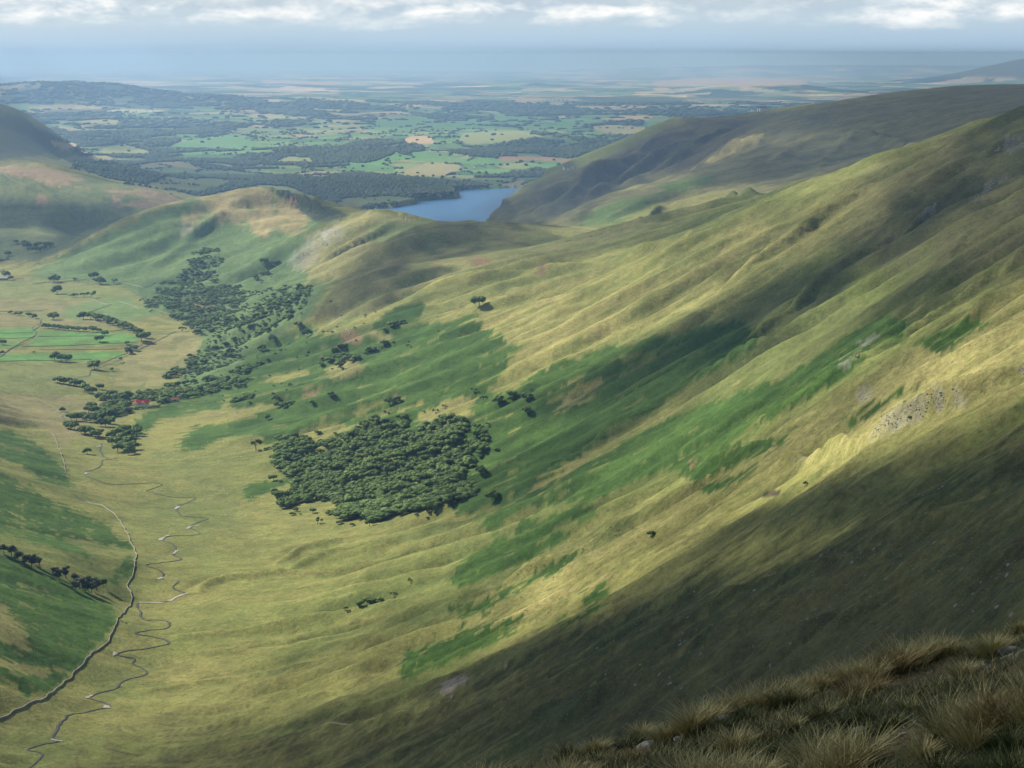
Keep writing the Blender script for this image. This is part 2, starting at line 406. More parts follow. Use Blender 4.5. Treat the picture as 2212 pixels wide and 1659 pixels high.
def ridge_line(pts, h, w, hollow=0.8):
    """a rib on the slope along a polyline given in pixels; beyond it the ground dips"""
    global Z2
    W = np.array([p for p in (hit(u, v, Z=ZB) for u, v in zip(pts[0::2], pts[1::2])) if p is not None])
    k_ = np.arange(len(W)); lD = np.polyval(np.polyfit(k_, np.log(W[:, 1]), min(2, len(W)-1)), k_)
    W = np.column_stack([W[:, 0]/W[:, 1]*np.exp(lD), np.exp(lD), W[:, 2]])
    E = np.vstack([2*W[0]-W[1], W, 2*W[-1]-W[-2]]); Q = []
    for i in range(1, len(E)-2):
        for t in (0, .25, .5, .75):
            a, b, c, d = E[i-1], E[i], E[i+1], E[i+2]
            Q.append(.5*((2*b)+(c-a)*t+(2*a-5*b+4*c-d)*t*t+(3*b-a-3*c+d)*t**3))
    W = np.array(Q+[W[-1]]); D0 = W[:, 1].mean(); w = w*1.4*D0/FPX; h = h*D0/FPX*2.1
    r = 4*w
    i0, i1 = np.searchsorted(Dr, [max(300, W[:, 1].min()-r), W[:, 1].max()+r])
    tmin, tmax = (W[:, 0]/W[:, 1]).min()-r/D0, (W[:, 0]/W[:, 1]).max()+r/D0
    j0, j1 = np.searchsorted(tc_, [tmin, tmax])
    X = X2[i0:i1, j0:j1]; Y = D2[i0:i1, j0:j1]
    best = np.full(X.shape, 1e9); sg = np.zeros(X.shape); par = np.zeros(X.shape); n = len(W)-1
    for k in range(n):
        ax, ay = W[k, 0], W[k, 1]; bx, by = W[k+1, 0]-ax, W[k+1, 1]-ay
        l2 = bx*bx+by*by+1e-6
        q = np.clip(((X-ax)*bx+(Y-ay)*by)/l2, 0, 1)
        ex, ey = X-ax-q*bx, Y-ay-q*by
        d = np.hypot(ex, ey); up = d < best
        s = np.sign(bx*ey-by*ex)*np.sign(bx if bx != 0 else 1)
        best = np.where(up, d, best); sg = np.where(up, s, sg); par = np.where(up, (k+q)/n, par)
    ta = np.sin(np.clip(par, 0, 1)*math.pi)**0.6
    s = best*sg
    s = s + (fbm(X/(9*w), Y/(9*w), 77, 2)-0.5)*w*1.6
    prof = np.exp(-(s/w)**2) - hollow*0.65*np.exp(-((s-2.0*w)/(1.1*w))**2)
    Z2[i0:i1, j0:j1] += h*ta*prof
for p, h, w, ho in (
    ([430,1279,455,1266,496,1254,558,1242,619,1238,700,1236], 7, 11, .7), ([590,1222,637,1199,691,1177,740,1168], 6, 10, .7), ([589,1236,659,1228,723,1212,787,1180,851,1158,947,1142,1020,1126], 10, 12, .8),
    ([372,1376,413,1372,496,1366,579,1358,680,1340,800,1310,900,1275], 6, 10, .7), ([364,1411,440,1408,537,1403,640,1385,760,1360], 5, 9, .7),
    ([273,1500,372,1486,496,1465,600,1432,760,1400,900,1365,1020,1330,1120,1290], 7, 13, .7), ([560,1500,700,1470,860,1430,980,1390,1080,1350], 6, 12, .7),
    ([985,1305,1110,1252,1250,1190,1400,1110,1560,1036,1640,990,1720,940,1800,880], 14, 12, .9), ([1700,1012,1760,1000,1850,972,1950,938,2060,882,2150,832,2230,785], 26, 17, 1.5),
    ([1480,1020,1560,975,1650,920,1760,865,1850,808,1950,742,2050,678,2140,612,2225,545], 16, 12, .9), ([1165,1032,1280,952,1400,882,1500,836,1620,778,1720,715], 14, 11, .9),
    ([1500,832,1600,768,1700,692,1800,618,1900,540,2000,468,2080,410], 14, 11, .9), ([1560,620,1640,562,1740,500,1820,442,1900,395], 14, 12, .8),
    ([1240,1360,1400,1275,1560,1195,1700,1150,1800,1095,1930,1060,2050,1010,2200,950], 6, 15, .9), ([1500,1300,1600,1290,1750,1235,1900,1180,2060,1110,2212,1040], 7, 13, .8),
    ([1000,1520,1150,1450,1300,1372,1420,1312,1500,1282], 10, 12, .7), ([1300,1150,1400,1080,1500,1040,1600,1000,1660,960], 8, 8, .8), ([1290,800,1400,740,1500,700,1600,640,1700,570], 10, 10, .7),
    ([1840,560,1920,500,2010,430,2110,350,2200,290], 6, 11, .8), ([1950,640,2030,570,2110,500,2212,420], 4, 11, .9), ([1900,830,1990,770,2080,710,2212,620], 8, 13, 1.0),
    ([620,1600,760,1585,880,1555,1000,1520,1100,1470], 8, 11, .7), ([900,1630,1100,1580,1300,1500,1500,1430,1700,1390,1900,1320], 10, 20, .6), ([1200,1560,1400,1440,1600,1360,1800,1280,2000,1200], 9, 18, .6),
    ([640,610,700,570,760,520,850,480], 8, 9, .5), ([300,600,400,520,480,450,540,420], 4, 12, .3), ([860,650,940,620,1040,600,1160,590,1300,560], 8, 12, .6), ([900,700,1050,640,1200,600,1350,570,1500,530,1620,470], 9, 10, .8),
    ([1290,480,1380,445,1460,420,1560,405], 9, 9, .6), ([1330,492,1430,470,1540,440,1660,420], 9, 9, .6), ([1530,350,1590,318,1650,300], 10, 8, .7), ([1080,460,1200,420,1320,370,1400,330], 9, 12, .6), ([1250,440,1330,400,1420,340,1500,300], 11, 12, .8), ([1150,462,1250,410,1340,350,1420,300], 8, 10, .8), ([1340,400,1420,370,1520,310,1600,270], 9, 9, .8), ([1600,380,1700,330,1820,300,1960,280], 4, 12, .6), ([1700,390,1850,345,2000,310,2150,290], 4, 12, .6)):
    ridge_line(p, h, w, ho)

# the lake bed
WATER = 145.0
def on_plane(u, v, z):
    t, m = ray(u, v); D = (z-CAMZ)/m
    return t*D, D
lk = [755,459,772,454,800,451.5,830,450,850,448.5,880,443,896,440,890,436.5,905,434.5,950,431,985,428.5,992,423,980,417,990,411.5,1030,409.5,1060,408,1100,406,1140,404,1175,400,1240,403,1300,430,1150,480,1000,520,800,510,740,480]
lkw = [on_plane(u, v, WATER) for u, v in zip(lk[0::2], lk[1::2])]
def inside(X, Y, poly):
    ins = np.zeros(X.shape, bool); n = len(poly)
    for i in range(n):
        ax, ay = poly[i]; bx, by = poly[(i+1) % n]
        if ay == by: continue
        ins ^= ((ay > Y) != (by > Y)) & (X < (bx-ax)*(Y-ay)/(by-ay)+ax)
    return ins
i0, i1 = np.searchsorted(Dr, [6000, 13000])
wx = X2[i0:i1] + (fbm(X2[i0:i1]/60, D2[i0:i1]/60, 4, 3)-0.5)*30
lake_in = inside(wx, D2[i0:i1], lkw)
lw = blur(lake_in.astype(np.float32), 2)
sub = Z2[i0:i1]
shore_lim = np.maximum(sub, WATER+2.0)
Z2[i0:i1] = np.where(D2[i0:i1] > 7400, np.where(lake_in, np.minimum(sub, WATER-4), shore_lim), sub)
Z2[i0:i1] = np.where(lake_in & (D2[i0:i1] > 7000) & (sub < 175), WATER-5, Z2[i0:i1])

PU, PV = project2()
vis = PV <= np.minimum.accumulate(PV, axis=0)+3.0
GX, GY = gradient(Z2)

# ---------------------------------------------------------------- what grows where
def col(*c): return np.array(c, np.float32)
TAN, OLIVE, GREEN = col(.192,.188,.060), col(.108,.130,.038), col(.080,.125,.038)
STRAW, RUST, HEATH = col(.340,.292,.118), col(.205,.135,.078), col(.100,.094,.046)
BRACKEN, BRACKEN2 = col(.034,.072,.014), col(.058,.108,.022)
STONE, FIELD, MEADOW = col(.24,.23,.205), col(.098,.205,.052), col(.165,.215,.075)
def mixc(a, b, w): return a + (b-a)*w[..., None]
nz1 = fbm(X2/420, D2/420, 41, 4); nz2 = fbm(X2/60, D2/60, 43, 3); nz3 = fbm(X2/(0.006*D2+2), D2/(0.012*D2+2), 47, 3)
w = sstep(-1.2, 1.3, ST_A*0.45+ST_B*0.22+ST_C*0.12+(nz1-0.5)*5+(nz2-0.5)*2.0)
COLR = mixc(np.broadcast_to(OLIVE, X2.shape+(3,)), TAN, w)
def put(polys, colour, soft, edge=0.35, st=None, amt=1.0, lo=-.12, hi=.12, dlim=None, noise=0.5, col2=None):
    """lay a kind of cover inside polygons; the streak noise frays the outline down the fall line"""
    global COLR
    m = sample(layer(polys, soft), PU, PV)
    s = (ST_B*0.6+ST_C*0.22+ST_A*0.25) if st is None else st
    if soft >= 14: lo, hi, edge = -.5, .5, edge*.7
    m2 = sstep(lo, hi, m-0.5 + edge*0.22*s + (nz3-0.5)*noise*edge)*np.where(m > 0.01, 1, 0)*amt
    if dlim: m2 = m2*((D2 > dlim[0]) & (D2 < dlim[1]))
    m2 = m2*vis.astype(np.float32)
    c = np.broadcast_to(colour, COLR.shape)
    if col2 is not None: c = mixc(c, col2, sstep(-1.3, 1.6, ST_B*0.7+ST_C*0.5+(nz2-0.5)*4))
    COLR = COLR + (c-COLR)*m2[..., None]
    return m2
# upper right: greener and browner grass
put([[1500,560,1640,430,1850,370,2212,250,2212,900,1900,1010,1600,900,1300,860,1200,740]], OLIVE, 30, 1.2, amt=.55, col2=col(.105,.118,.045))
put([[1850,370,2212,250,2212,560,2000,600,1850,560,1750,520]], col(.120,.108,.058), 20, 1.4, amt=.6)
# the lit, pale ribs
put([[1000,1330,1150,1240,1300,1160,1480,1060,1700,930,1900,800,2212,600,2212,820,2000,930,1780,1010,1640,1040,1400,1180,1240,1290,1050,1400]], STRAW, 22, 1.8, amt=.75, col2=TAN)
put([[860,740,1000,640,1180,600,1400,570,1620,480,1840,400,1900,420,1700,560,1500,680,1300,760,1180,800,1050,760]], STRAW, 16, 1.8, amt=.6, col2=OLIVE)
# valley floor: yellowish
put([[0,1659,0,1560,290,1300,300,1200,150,1020,110,900,0,880,0,790,300,800,440,720,420,800,330,850,280,960,600,1000,640,1110,950,1120,700,1300,500,1659]], col(.150,.165,.048), 14, 1.2, amt=.8, col2=col(.195,.185,.064))
put([[250,1100,420,1060,560,1130,420,1180,300,1180],[300,1000,480,980,560,1010,420,1040]], col(.125,.150,.050), 14, 1.5, amt=.5)
# near slope with stones: dull green-brown, cloud shade put into the colour
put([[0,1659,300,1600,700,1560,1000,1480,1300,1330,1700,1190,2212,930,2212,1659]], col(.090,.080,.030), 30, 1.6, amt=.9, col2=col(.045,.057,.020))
# far right hills: heather and bent
put([[1020,470,1160,400,1290,350,1380,300,1500,255,1650,248,1900,205,2050,185,2212,180,2212,260,1960,333,1740,395,1560,450,1400,485,1205,488,1290,430,1400,385,1480,370,1340,400,1205,487]], HEATH, 5, .9, amt=.85, lo=-.25, hi=.1, dlim=(4500, 9200), col2=col(.150,.145,.066))
put([[1380,300,1500,255,1660,250,1600,300,1500,365,1400,380,1300,420,1230,450,1200,430]], col(.062,.050,.038), 8, 1.6, amt=.8, col2=col(.125,.110,.055), dlim=(6000, 9500))  # hill behind the spur: its shade is painted in as darker colour
put([[1210,484,1290,432,1390,386,1450,377,1400,395,1330,420,1260,455]], TAN, 3, .6, dlim=(5000, 7000), amt=.8)
put([[1240,484,1330,430,1420,420,1440,460,1330,490],[1420,400,1540,375,1560,390,1440,420]], BRACKEN2, 4, 1.3, amt=.8, dlim=(4600, 6800))
put([[1300,490,1400,440,1560,400,1640,420,1560,450,1440,485]], TAN, 6, 1.4, amt=.7, dlim=(4500, 6500))
put([[1510,356,1560,322,1620,290,1660,285,1560,345]], STRAW, 2, .8, amt=.8, dlim=(5000, 8000))  # sunlit sliver on the ridge, put in as paler colour
# rough ridge, left hills
put([[40,600,150,545,300,470,380,440,500,405,580,400,760,465,690,480,640,560,700,620,650,690,560,770,430,860,350,890,400,800,440,720,330,660,250,618]], col(.105,.155,.055), 6, .8, col2=col(.075,.125,.042), dlim=(3000, 6600))
put([[380,470,440,425,500,407,580,403,640,440,680,480,640,500,560,520,520,480,450,470,390,500]], col(.300,.250,.120), 8, 1.2, col2=col(.200,.180,.080), dlim=(5000, 6500))
put([[570,402,620,408,700,445,757,466,740,478,690,480,640,450]], col(.060,.078,.042), 3, .8, dlim=(5200, 6800))  # far flank of the summit: shade put into the colour
put([[700,500,760,460,830,452,940,480,880,500,760,590,690,650,640,640,680,590,640,580]], col(.240,.220,.095), 6, 1.0, col2=col(.170,.180,.070), dlim=(4200, 5400), amt=.85)
put([[820,470,940,484,900,500,820,530,790,500]], col(.130,.170,.060), 6, 1, dlim=(4200, 5400), amt=.8)
put([[700,640,760,580,870,500,1000,478,1200,487,1400,485,1500,520,1300,570,1100,600,950,640,860,700,700,720]], col(.155,.175,.060), 10, 1.4, col2=col(.215,.200,.085), dlim=(3700, 4700), amt=.9)
put([[670,680,740,600,860,530,960,500,900,560,820,620,730,690]], HEATH, 5, 1.1, dlim=(3700, 4700), amt=.5)  # shoulder under the cloud shadow, painted darker to match
put([[0,355,100,358,200,386,400,425,420,445,300,500,200,560,0,560]], col(.135,.160,.062), 5, .9, col2=col(.095,.125,.050), dlim=(5800, 7800))
put([[0,358,90,360,150,375,190,400,120,400,60,385,0,375],[230,440,340,430,400,430,380,445,290,450],[60,430,110,425,100,440],[220,410,330,405,400,425,330,425]], col(.26,.19,.115), 3, 1.6, dlim=(5800, 7800), amt=.9)
put([[0,478,150,470,170,500,100,520,0,520]], col(.135,.160,.062), 4, .6, dlim=(5800, 7800))
put([[0,222,60,240,110,280,130,330,0,345]], col(.085,.100,.048), 4, .7, dlim=(8200, 11000)); put([[50,245,110,262,140,290,120,295,80,275]], col(.16,.17,.075), 3, .7, dlim=(8200, 13000))
# bracken
BR = [
 [0,926,60,942,110,985,152,1040,155,1050,90,1032,40,1006,0,992],
 [0,1018,60,1050,130,1090,205,1116,240,1150,284,1172,290,1196,240,1180,180,1166,130,1160,180,1185,212,1216,150,1196,110,1182,60,1170,0,1150],
 [0,1196,100,1232,170,1275,235,1302,252,1345,205,1402,112,1494,60,1508,30,1480,0,1466],
 [272,1198,298,1212,285,1245,255,1262,215,1262,250,1238],
 [430,850,500,800,560,760,640,700,700,722,765,738,830,712,900,700,1020,690,1060,716,1100,738,1125,748,1100,790,1050,838,1080,852,1150,826,1200,790,1240,775,1330,745,1420,730,1470,715,1590,690,1630,715,1640,740,1560,790,1480,835,1420,880,1330,930,1250,1000,1170,1040,1070,1096,1000,1110,900,1000,820,940,690,910,600,960,560,942,500,937,440,968,388,976,390,940,450,922,560,903,500,880,350,900,300,940,250,965,330,880],
 [1504,990,1440,1015,1365,1046,1300,1072,1205,1092,1100,1100,1060,1090,1160,1040,1240,1000,1330,955,1440,905,1504,880,1601,850,1683,815,1761,778,1821,728,1922,682,1960,700,1952,730,1877,760,1840,805,1709,882,1616,930,1541,985],
 [962,1260,1029,1197,1077,1160,1125,1130,1192,1110,1279,1089,1290,1105,1205,1142,1224,1162,1157,1200,1115,1226,1045,1248,994,1268],
 [1023,1146,1039,1125,1083,1105,1125,1100,1077,1135], [985,1340,1010,1318,1090,1277,1141,1248,1173,1226,1269,1185,1275,1195,1221,1220,1109,1286,1039,1328],
 [885,1402,959,1384,1039,1350,1141,1326,1120,1350,1064,1390,981,1424,885,1462,860,1460], [1227,1305,1301,1268,1320,1268,1280,1296], [1208,1348,1307,1291,1320,1296,1225,1350],
 [958,1310,998,1292,996,1318,965,1326], [515,1068,560,1050,620,1030,600,1010,640,1000,620,1050,540,1075], [1450,1010,1640,950,1700,940,1640,985,1500,1040],
 [1820,905,1900,870,1960,830,2000,835,1900,890,1840,930], [1980,740,2100,690,2130,700,2030,760], [1500,1060,1620,1010,1650,1010,1560,1060]]
mB = put(BR, BRACKEN, 3, 2.0, col2=BRACKEN2, lo=-.10, hi=.06, dlim=(900, 5200))
put([[0,1304,62,1366,58,1411,0,1378],[0,1422,100,1447,99,1467,0,1440],[210,1355,245,1360,225,1366],[100,1438,140,1444,105,1448],[700,800,760,780,800,790,760,815,710,825],[780,720,830,708,860,715,830,735],
     [1180,885,1240,850,1300,830,1280,850,1220,880],[1140,1060,1230,1000,1330,945,1340,955,1240,1012,1170,1055],[1250,985,1400,905,1560,830,1600,812,1600,822,1480,880,1370,935,1280,985],[920,880,960,870,1050,850,1000,900,930,930,900,905],
     [880,990,920,975,905,1000],[560,820,640,800,660,805,600,830],[420,895,520,880,640,862,560,890,460,915]], col(.185,.170,.072), 3, 1.8, amt=.9, col2=TAN, dlim=(900, 5000))
put([[800,712,830,680,880,652,925,655,905,690,840,722]], BRACKEN, 3, .9, dlim=(3300, 5000))
put([[640,640,700,600,740,600,700,640,660,690,640,695],[560,560,620,530,640,560,600,600],[420,560,470,540,480,560,440,590],[330,600,420,590,420,640,370,680,300,650,290,620]], col(.055,.098,.036), 5, 1.4, dlim=(3000, 6000), amt=.7)
put([[740,720,790,725,780,745,735,740],[830,860,870,845,880,855],[640,850,700,835,690,850],[1015,560,1060,560,1050,580],[1150,560,1180,570,1170,590],[400,645,460,655,440,670],[1480,1000,1500,985,1490,1010],[600,440,640,420,630,445]], RUST, 3, 1.4, amt=.8)
# meadows of the valley
put([[0,608,150,612,250,622,340,660,330,690,150,700,0,700]], col(.140,.178,.056), 5, .8, dlim=(3800, 5600), col2=col(.172,.180,.068))
put([[0,640,120,650,260,660,200,680,0,672],[0,675,90,690,85,705,0,706],[120,690,250,695,290,712,180,708,100,706]], col(.195,.172,.080), 4, 1, dlim=(3800, 5600), amt=.8)
put([[0,711,90,706,78,716,90,722,60,733,0,733],[95,712,180,717,290,722,302,738,210,746,110,748,56,747,92,722],[0,766,85,762,260,760,278,770,200,779,0,783]], FIELD, 2, .25, st=nz2*0, dlim=(3300, 4600), noise=.2)
put([[0,738,60,735,40,750,0,752]], FIELD, 2, .25, st=nz2*0, amt=.8, dlim=(3300, 4600), noise=.2)
put([[150,662,270,640,300,650,235,672,180,686,130,684],[180,672,360,655,345,680,270,692]], col(.115,.180,.062), 3, .4, dlim=(3800, 5200), amt=.85)
put([[0,786,240,795,200,830,100,845,0,850]], col(.165,.185,.068), 6, .6, dlim=(2800, 4000), amt=.8)
put([[0,850,130,850,230,870,180,930,130,975,110,925,0,915]], col(.185,.165,.078), 6, .8, dlim=(2400, 3600), amt=.85)
put([[300,740,400,705,440,735,400,800,340,840,240,835,250,800]], col(.215,.200,.085), 5, .9, dlim=(3000, 4600), amt=.8)
# bare ground, scree, crag
put([[626,566,650,540,690,510,700,500,748,492,712,525,672,560,640,580],[390,497,410,478,422,474,404,500]], STONE, 2, 2.4, amt=.40, noise=1.6)
put([[690,505,725,490,700,520]], col(.30,.285,.26), 1, .6, amt=.6)
put([[1992,466,2015,435,2032,425,2010,462],[2095,432,2130,400,2178,370,2135,412],[2150,322,2180,298,2212,284,2212,318,2180,328],[1852,748,1875,732,1895,728,1870,748],[1815,788,1832,768,1850,762,1835,785],[1700,1000,1720,985,1735,990]], STONE, 2, 2.4, amt=.4, noise=1.6)
stone_m = put([[1877,950,1907,892,1970,872,2026,832,2063,838,2088,866,2045,882,1951,912,1895,950],[1850,860,1870,842,1890,845,1860,865],[2195,800,2212,785,2212,810]], STONE, 2, 3.2, amt=.38, noise=1.8)
put([[943,1500,975,1470,1022,1455,1000,1480,960,1505],[1078,1440,1100,1428,1092,1445]], col(.30,.25,.19), 2, 1.6, amt=.85)
put([[1640,1066,1690,1058,1680,1072,1650,1074]], col(.055,.045,.035), 1, 1, amt=.9)
put([[1200,560+0,1250,555,1240,562]], OLIVE, 2, 1)
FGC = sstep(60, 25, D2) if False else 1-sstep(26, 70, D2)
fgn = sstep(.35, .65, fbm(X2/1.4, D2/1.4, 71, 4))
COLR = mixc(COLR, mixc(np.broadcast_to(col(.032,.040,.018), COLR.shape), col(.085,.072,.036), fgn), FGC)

mott = 0.80+0.40*fbm(X2/24, D2/34, 83, 4)
COLR = COLR*(1+(mott-1)*(1-sstep(6500, 9000, D2)))[..., None]
rush = sstep(.56, .66, fbm(X2/46, D2/70, 87, 4))*flatm*0.45
COLR = mixc(COLR, np.broadcast_to(col(.085, .115, .036), COLR.shape), rush)
# farmland: irregular parcels, dark woods, hedges
def voronoi(X, Y, cs, ca, seed):
    """nearest two jittered seeds; returns id hash and border distance"""
    gx = X/cs; gy = Y/ca
    ix = np.floor(gx).astype(np.int64); iy = np.floor(gy).astype(np.int64)
    d1 = np.full(X.shape, 1e9); d2 = np.full(X.shape, 1e9); idh = np.zeros(X.shape, np.float32)
    for a in (-1, 0, 1):
        for b in (-1, 0, 1):
            jx = ix+a; jy = iy+b
            sx = (jx+0.1+0.8*hash2(jx, jy, seed))*cs; sy = (jy+0.1+0.8*hash2(jx, jy, seed+1))*ca
            d = np.hypot(X-sx, Y-sy); nh = hash2(jx, jy, seed+2)
            new = d < d1
            d2 = np.where(new, d1, np.minimum(d2, d)); idh = np.where(new, nh, idh); d1 = np.where(new, d, d1)
    return idh, d2-d1
def bands(X, Y):
    wx = X + (fbm(X/700, Y/700, 91, 2)-.5)*260; wy = Y + (fbm(X/700+9, Y/700, 93, 2)-.5)*260
    r = wx*0.94+wy*0.34; s = -wx*0.34+wy*0.94
    a = voronoi(r, s, 230, 420, 201); b = voronoi(r, s, 420, 800, 301); c = voronoi(r, s, 620, 1500, 401)
    k1 = (Y > 17000); k2 = (Y > 36000)
    idh = np.where(k2, c[0], np.where(k1, b[0], a[0])); bd = np.where(k2, c[1], np.where(k1, b[1], a[1]))
    return idh, bd
R0 = int(np.searchsorted(Dr, 8000))
Xp, Yp = X2[R0:], D2[R0:]
fid, fbd = bands(Xp, Yp)
wood_n = fbm(Xp/1500+4, Yp/2600, 61, 3)
fidx = np.clip((fid*9.999).astype(int), 0, 9)
palN = np.array([[.095,.205,.060],[.135,.250,.075],[.065,.150,.050],[.180,.245,.090],[.250,.235,.105],[.085,.175,.060],[.32,.26,.15],[.060,.125,.045],[.21,.25,.10],[.12,.21,.07]], np.float32)
palF = np.array([[.10,.19,.07],[.13,.22,.09],[.40,.34,.20],[.025,.05,.028],[.30,.28,.16],[.52,.43,.27],[.025,.045,.025],[.03,.06,.03],[.38,.30,.19],[.17,.24,.12]], np.float32)
ff = sstep(15000, 26000, Yp)[..., None]
PC = palN[fidx]*(1-ff)+palF[fidx]*ff
PC = PC*(0.85+0.3*fbm(Xp/90, Yp/160, 63, 3))[..., None]
dark = np.clip(sstep(.59, .65, wood_n+(fid-.5)*0.26), 0, 1)*sstep(10000, 11500, Yp)
dark = np.maximum(dark, 0.75*(1-sstep(.5, 1.5, fbd/(.0022*Yp)))*(Yp < 30000))
PC = PC + (col(.045,.072,.036)-PC)*(dark*0.92)[..., None]
lw_ = sstep(8600, 9600, Yp)
# the foot of the far hills keeps its own cover
low = (1-sstep(225, 275, Z2[R0:]))
keep = np.where((PU[R0:] > 1100) & (Yp < 12500), low, 1.0)*np.where((PU[R0:] < 150) & (Yp < 11500), low, 1.0)
COLR[R0:] = COLR[R0:] + (PC-COLR[R0:])*(lw_*keep)[..., None]
fell = sstep(280, 360, Z2[R0:])*(Yp > 38000)
COLR[R0:] = COLR[R0:]+(col(.10, .12, .07)-COLR[R0:])*fell[..., None]
FD = (8300, 60000)
WOODS = [[931,313,1003,325,1080,312,1140,299,1248,295,1374,292,1400,300,1330,345,1248,343,1140,336,1086,343,1003,336,960,325], [700,384,770,372,830,380,900,384,978,382,1000,386,1110,374,1165,362,1190,372,1150,398,1060,404,985,409,980,424,905,430,880,442,850,447,780,450,740,446,700,440],
  [150,352,260,350,420,350,540,370,700,388,720,440,620,402,560,400,430,425,330,400,230,385,180,365], [720,314,800,302,870,304,930,322,905,328,730,324], [1241,275,1345,262,1395,262,1398,274,1300,278], [1140,286,1175,285,1210,294,1150,296],
  [0,178,60,176,220,180,330,190,500,205,560,225,700,232,500,238,300,232,150,224,0,224], [600,215,760,222,900,240,760,238,620,232], [560,262,660,260,690,275,590,278], [880,246,1010,250,1090,262,960,262], [150,318,260,330,330,345,240,342,160,334],
  [100,300,140,295,250,305,245,322,190,318,120,312], [300,300,380,290,390,305,340,330,300,325], [640,330,700,325,760,338,700,345], [560,230,700,246,900,262,700,258,560,244], [1060,240,1200,232,1340,240,1500,236,1660,246,1500,250,1300,248,1120,252], [1480,205,1640,200,1760,212,1600,222,1490,216]]
put(WOODS, col(.045,.072,.036), 1, .5, st=nz3*0, dlim=FD, amt=.55)
put([[1070,338,1140,337,1248,344,1320,342,1310,350,1230,350,1150,346,1090,350]], col(.24,.15,.09), 1, .3, st=nz3*0, dlim=FD)
put([[1324,252,1335,249,1414,251,1400,259,1330,258],[868,304,885,294,932,293,938,309,880,310],[306,254,320,254,355,270,332,270],[360,252,420,253,415,262,385,272,360,268],[90,302,170,310,168,320,138,322],[560,172,700,176,860,180,700,182,570,180],[1400,178,1500,168,1600,166,1720,172,1760,182,1650,186,1500,186,1420,186],
     [1080,213,1200,212,1226,216,1120,218],[1320,225,1400,222,1440,228,1340,230],[1400,190,1500,192,1420,196],[820,226,920,222,930,228,840,232],[640,210,700,210,690,214]], col(.40,.29,.16), 1, .3, st=nz3*0, dlim=FD)
put([[119,348,150,337,235,337,246,343,160,347],[122,270,200,283,258,294,250,299,180,291,128,283],[173,257,200,255,258,260,255,268,180,265],[45,232,160,224,166,234,90,240],[866,381,875,368,900,358,940,360,985,373,950,381],[903,356,930,350,1000,357,985,370,940,359],[1270,272,1330,270,1410,276,1380,290,1300,286]], col(.27,.25,.12), 1, .3, st=nz3*0, dlim=FD)
put([[216,327,225,318,270,312,335,329,320,334,215,333],[597,347,620,338,670,340,678,352,600,353],[990,306,1000,290,1050,282,1130,282,1178,296,1100,306,1020,313],[708,396,740,392,760,400,720,406]], col(.22,.25,.10), 1, .3, st=nz3*0, dlim=FD)
put([[367,314,400,304,450,297,504,294,558,306,545,326,470,324,396,321],[700,326,800,322,860,350,760,358,700,352],[820,330,900,325,1000,342,1080,348,1060,356,950,352,860,345],[780,262,900,248,1060,246,1220,258,1300,264,1240,282,1000,280,800,284],[1110,355,1260,352,1300,362,1180,366],[1224,288,1290,284,1330,290,1240,294],[400,352,450,350,480,360,440,366]], col(.10,.225,.072), 1, .3, st=nz3*0, dlim=FD, amt=.85)
put([[708,352,760,350,820,358,860,362,850,372,760,366]], col(.09,.20,.07), 1, .3, st=nz3*0, dlim=FD)

STONY = np.clip(np.maximum(sample(layer([[1250,1330,1600,1200,2212,930,2212,1500,1700,1600,1300,1560], [1000,1360,1130,1240,1300,1150,1420,1100,1400,1140,1200,1240,1080,1350]], 20), PU, PV)*0.6, stone_m), 0, 1)*sstep(-.5, 1.0, ST_B+ST_A*.5)*vis

def grid_mesh(name, X, Y, Z):
    nr, nc = X.shape
    me = bpy.data.meshes.new(name)
    co = np.stack([X, Y, Z], -1).reshape(-1, 3).astype(np.float32)
    idx = np.arange(nr*nc, dtype=np.int32).reshape(nr, nc)
    q = np.stack([idx[:-1, :-1], idx[:-1, 1:], idx[1:, 1:], idx[1:, :-1]], -1).reshape(-1, 4)
    return raw_mesh(me, co, q, True)
def raw_mesh(me, co, q, smooth=False):
    n = q.shape[1]
    me.vertices.add(len(co)); me.vertices.foreach_set('co', np.ascontiguousarray(co, np.float32).ravel())
    me.loops.add(q.size); me.loops.foreach_set('vertex_index', np.ascontiguousarray(q, np.int32).ravel())
    me.polygons.add(len(q)); me.polygons.foreach_set('loop_start', np.arange(0, q.size, n, dtype=np.int32))
    if smooth: me.polygons.foreach_set('use_smooth', np.ones(len(q), bool))
    me.update(calc_edges=True)
    return me
def vcol(me, name, c):
    at = me.color_attributes.new(name, 'FLOAT_COLOR', 'POINT')
    c = np.asarray(c, np.float32).reshape(-1, 3)
    at.data.foreach_set('color', np.concatenate([c, np.ones((len(c), 1), np.float32)], 1).ravel())
def vfloat(me, name, a):
    at = me.attributes.new(name, 'FLOAT', 'POINT'); at.data.foreach_set('value', np.asarray(a, np.float32).ravel())
def new_mat(name):
    m = bpy.data.materials.new(name); m.use_nodes = True
    T = NT(m.node_tree); T.n.clear()
    out = T.new('ShaderNodeOutputMaterial'); b = T.new('ShaderNodeBsdfPrincipled')
    b.inputs['Roughness'].default_value = 0.9; b.inputs['Specular IOR Level'].default_value = 0.15
    T.link(b.outputs[0], out.inputs[0])
    return m, T, b, out
def link_obj(name, me, mat=None, parent=None, **props):
    o = bpy.data.objects.new(name, me); C.objects.link(o)
    if mat is not None and len(me.materials) == 0: me.materials.append(mat)
    if parent is not None: o.parent = parent
    for k, v in props.items():
        if v is not None: o[k] = v
    return o
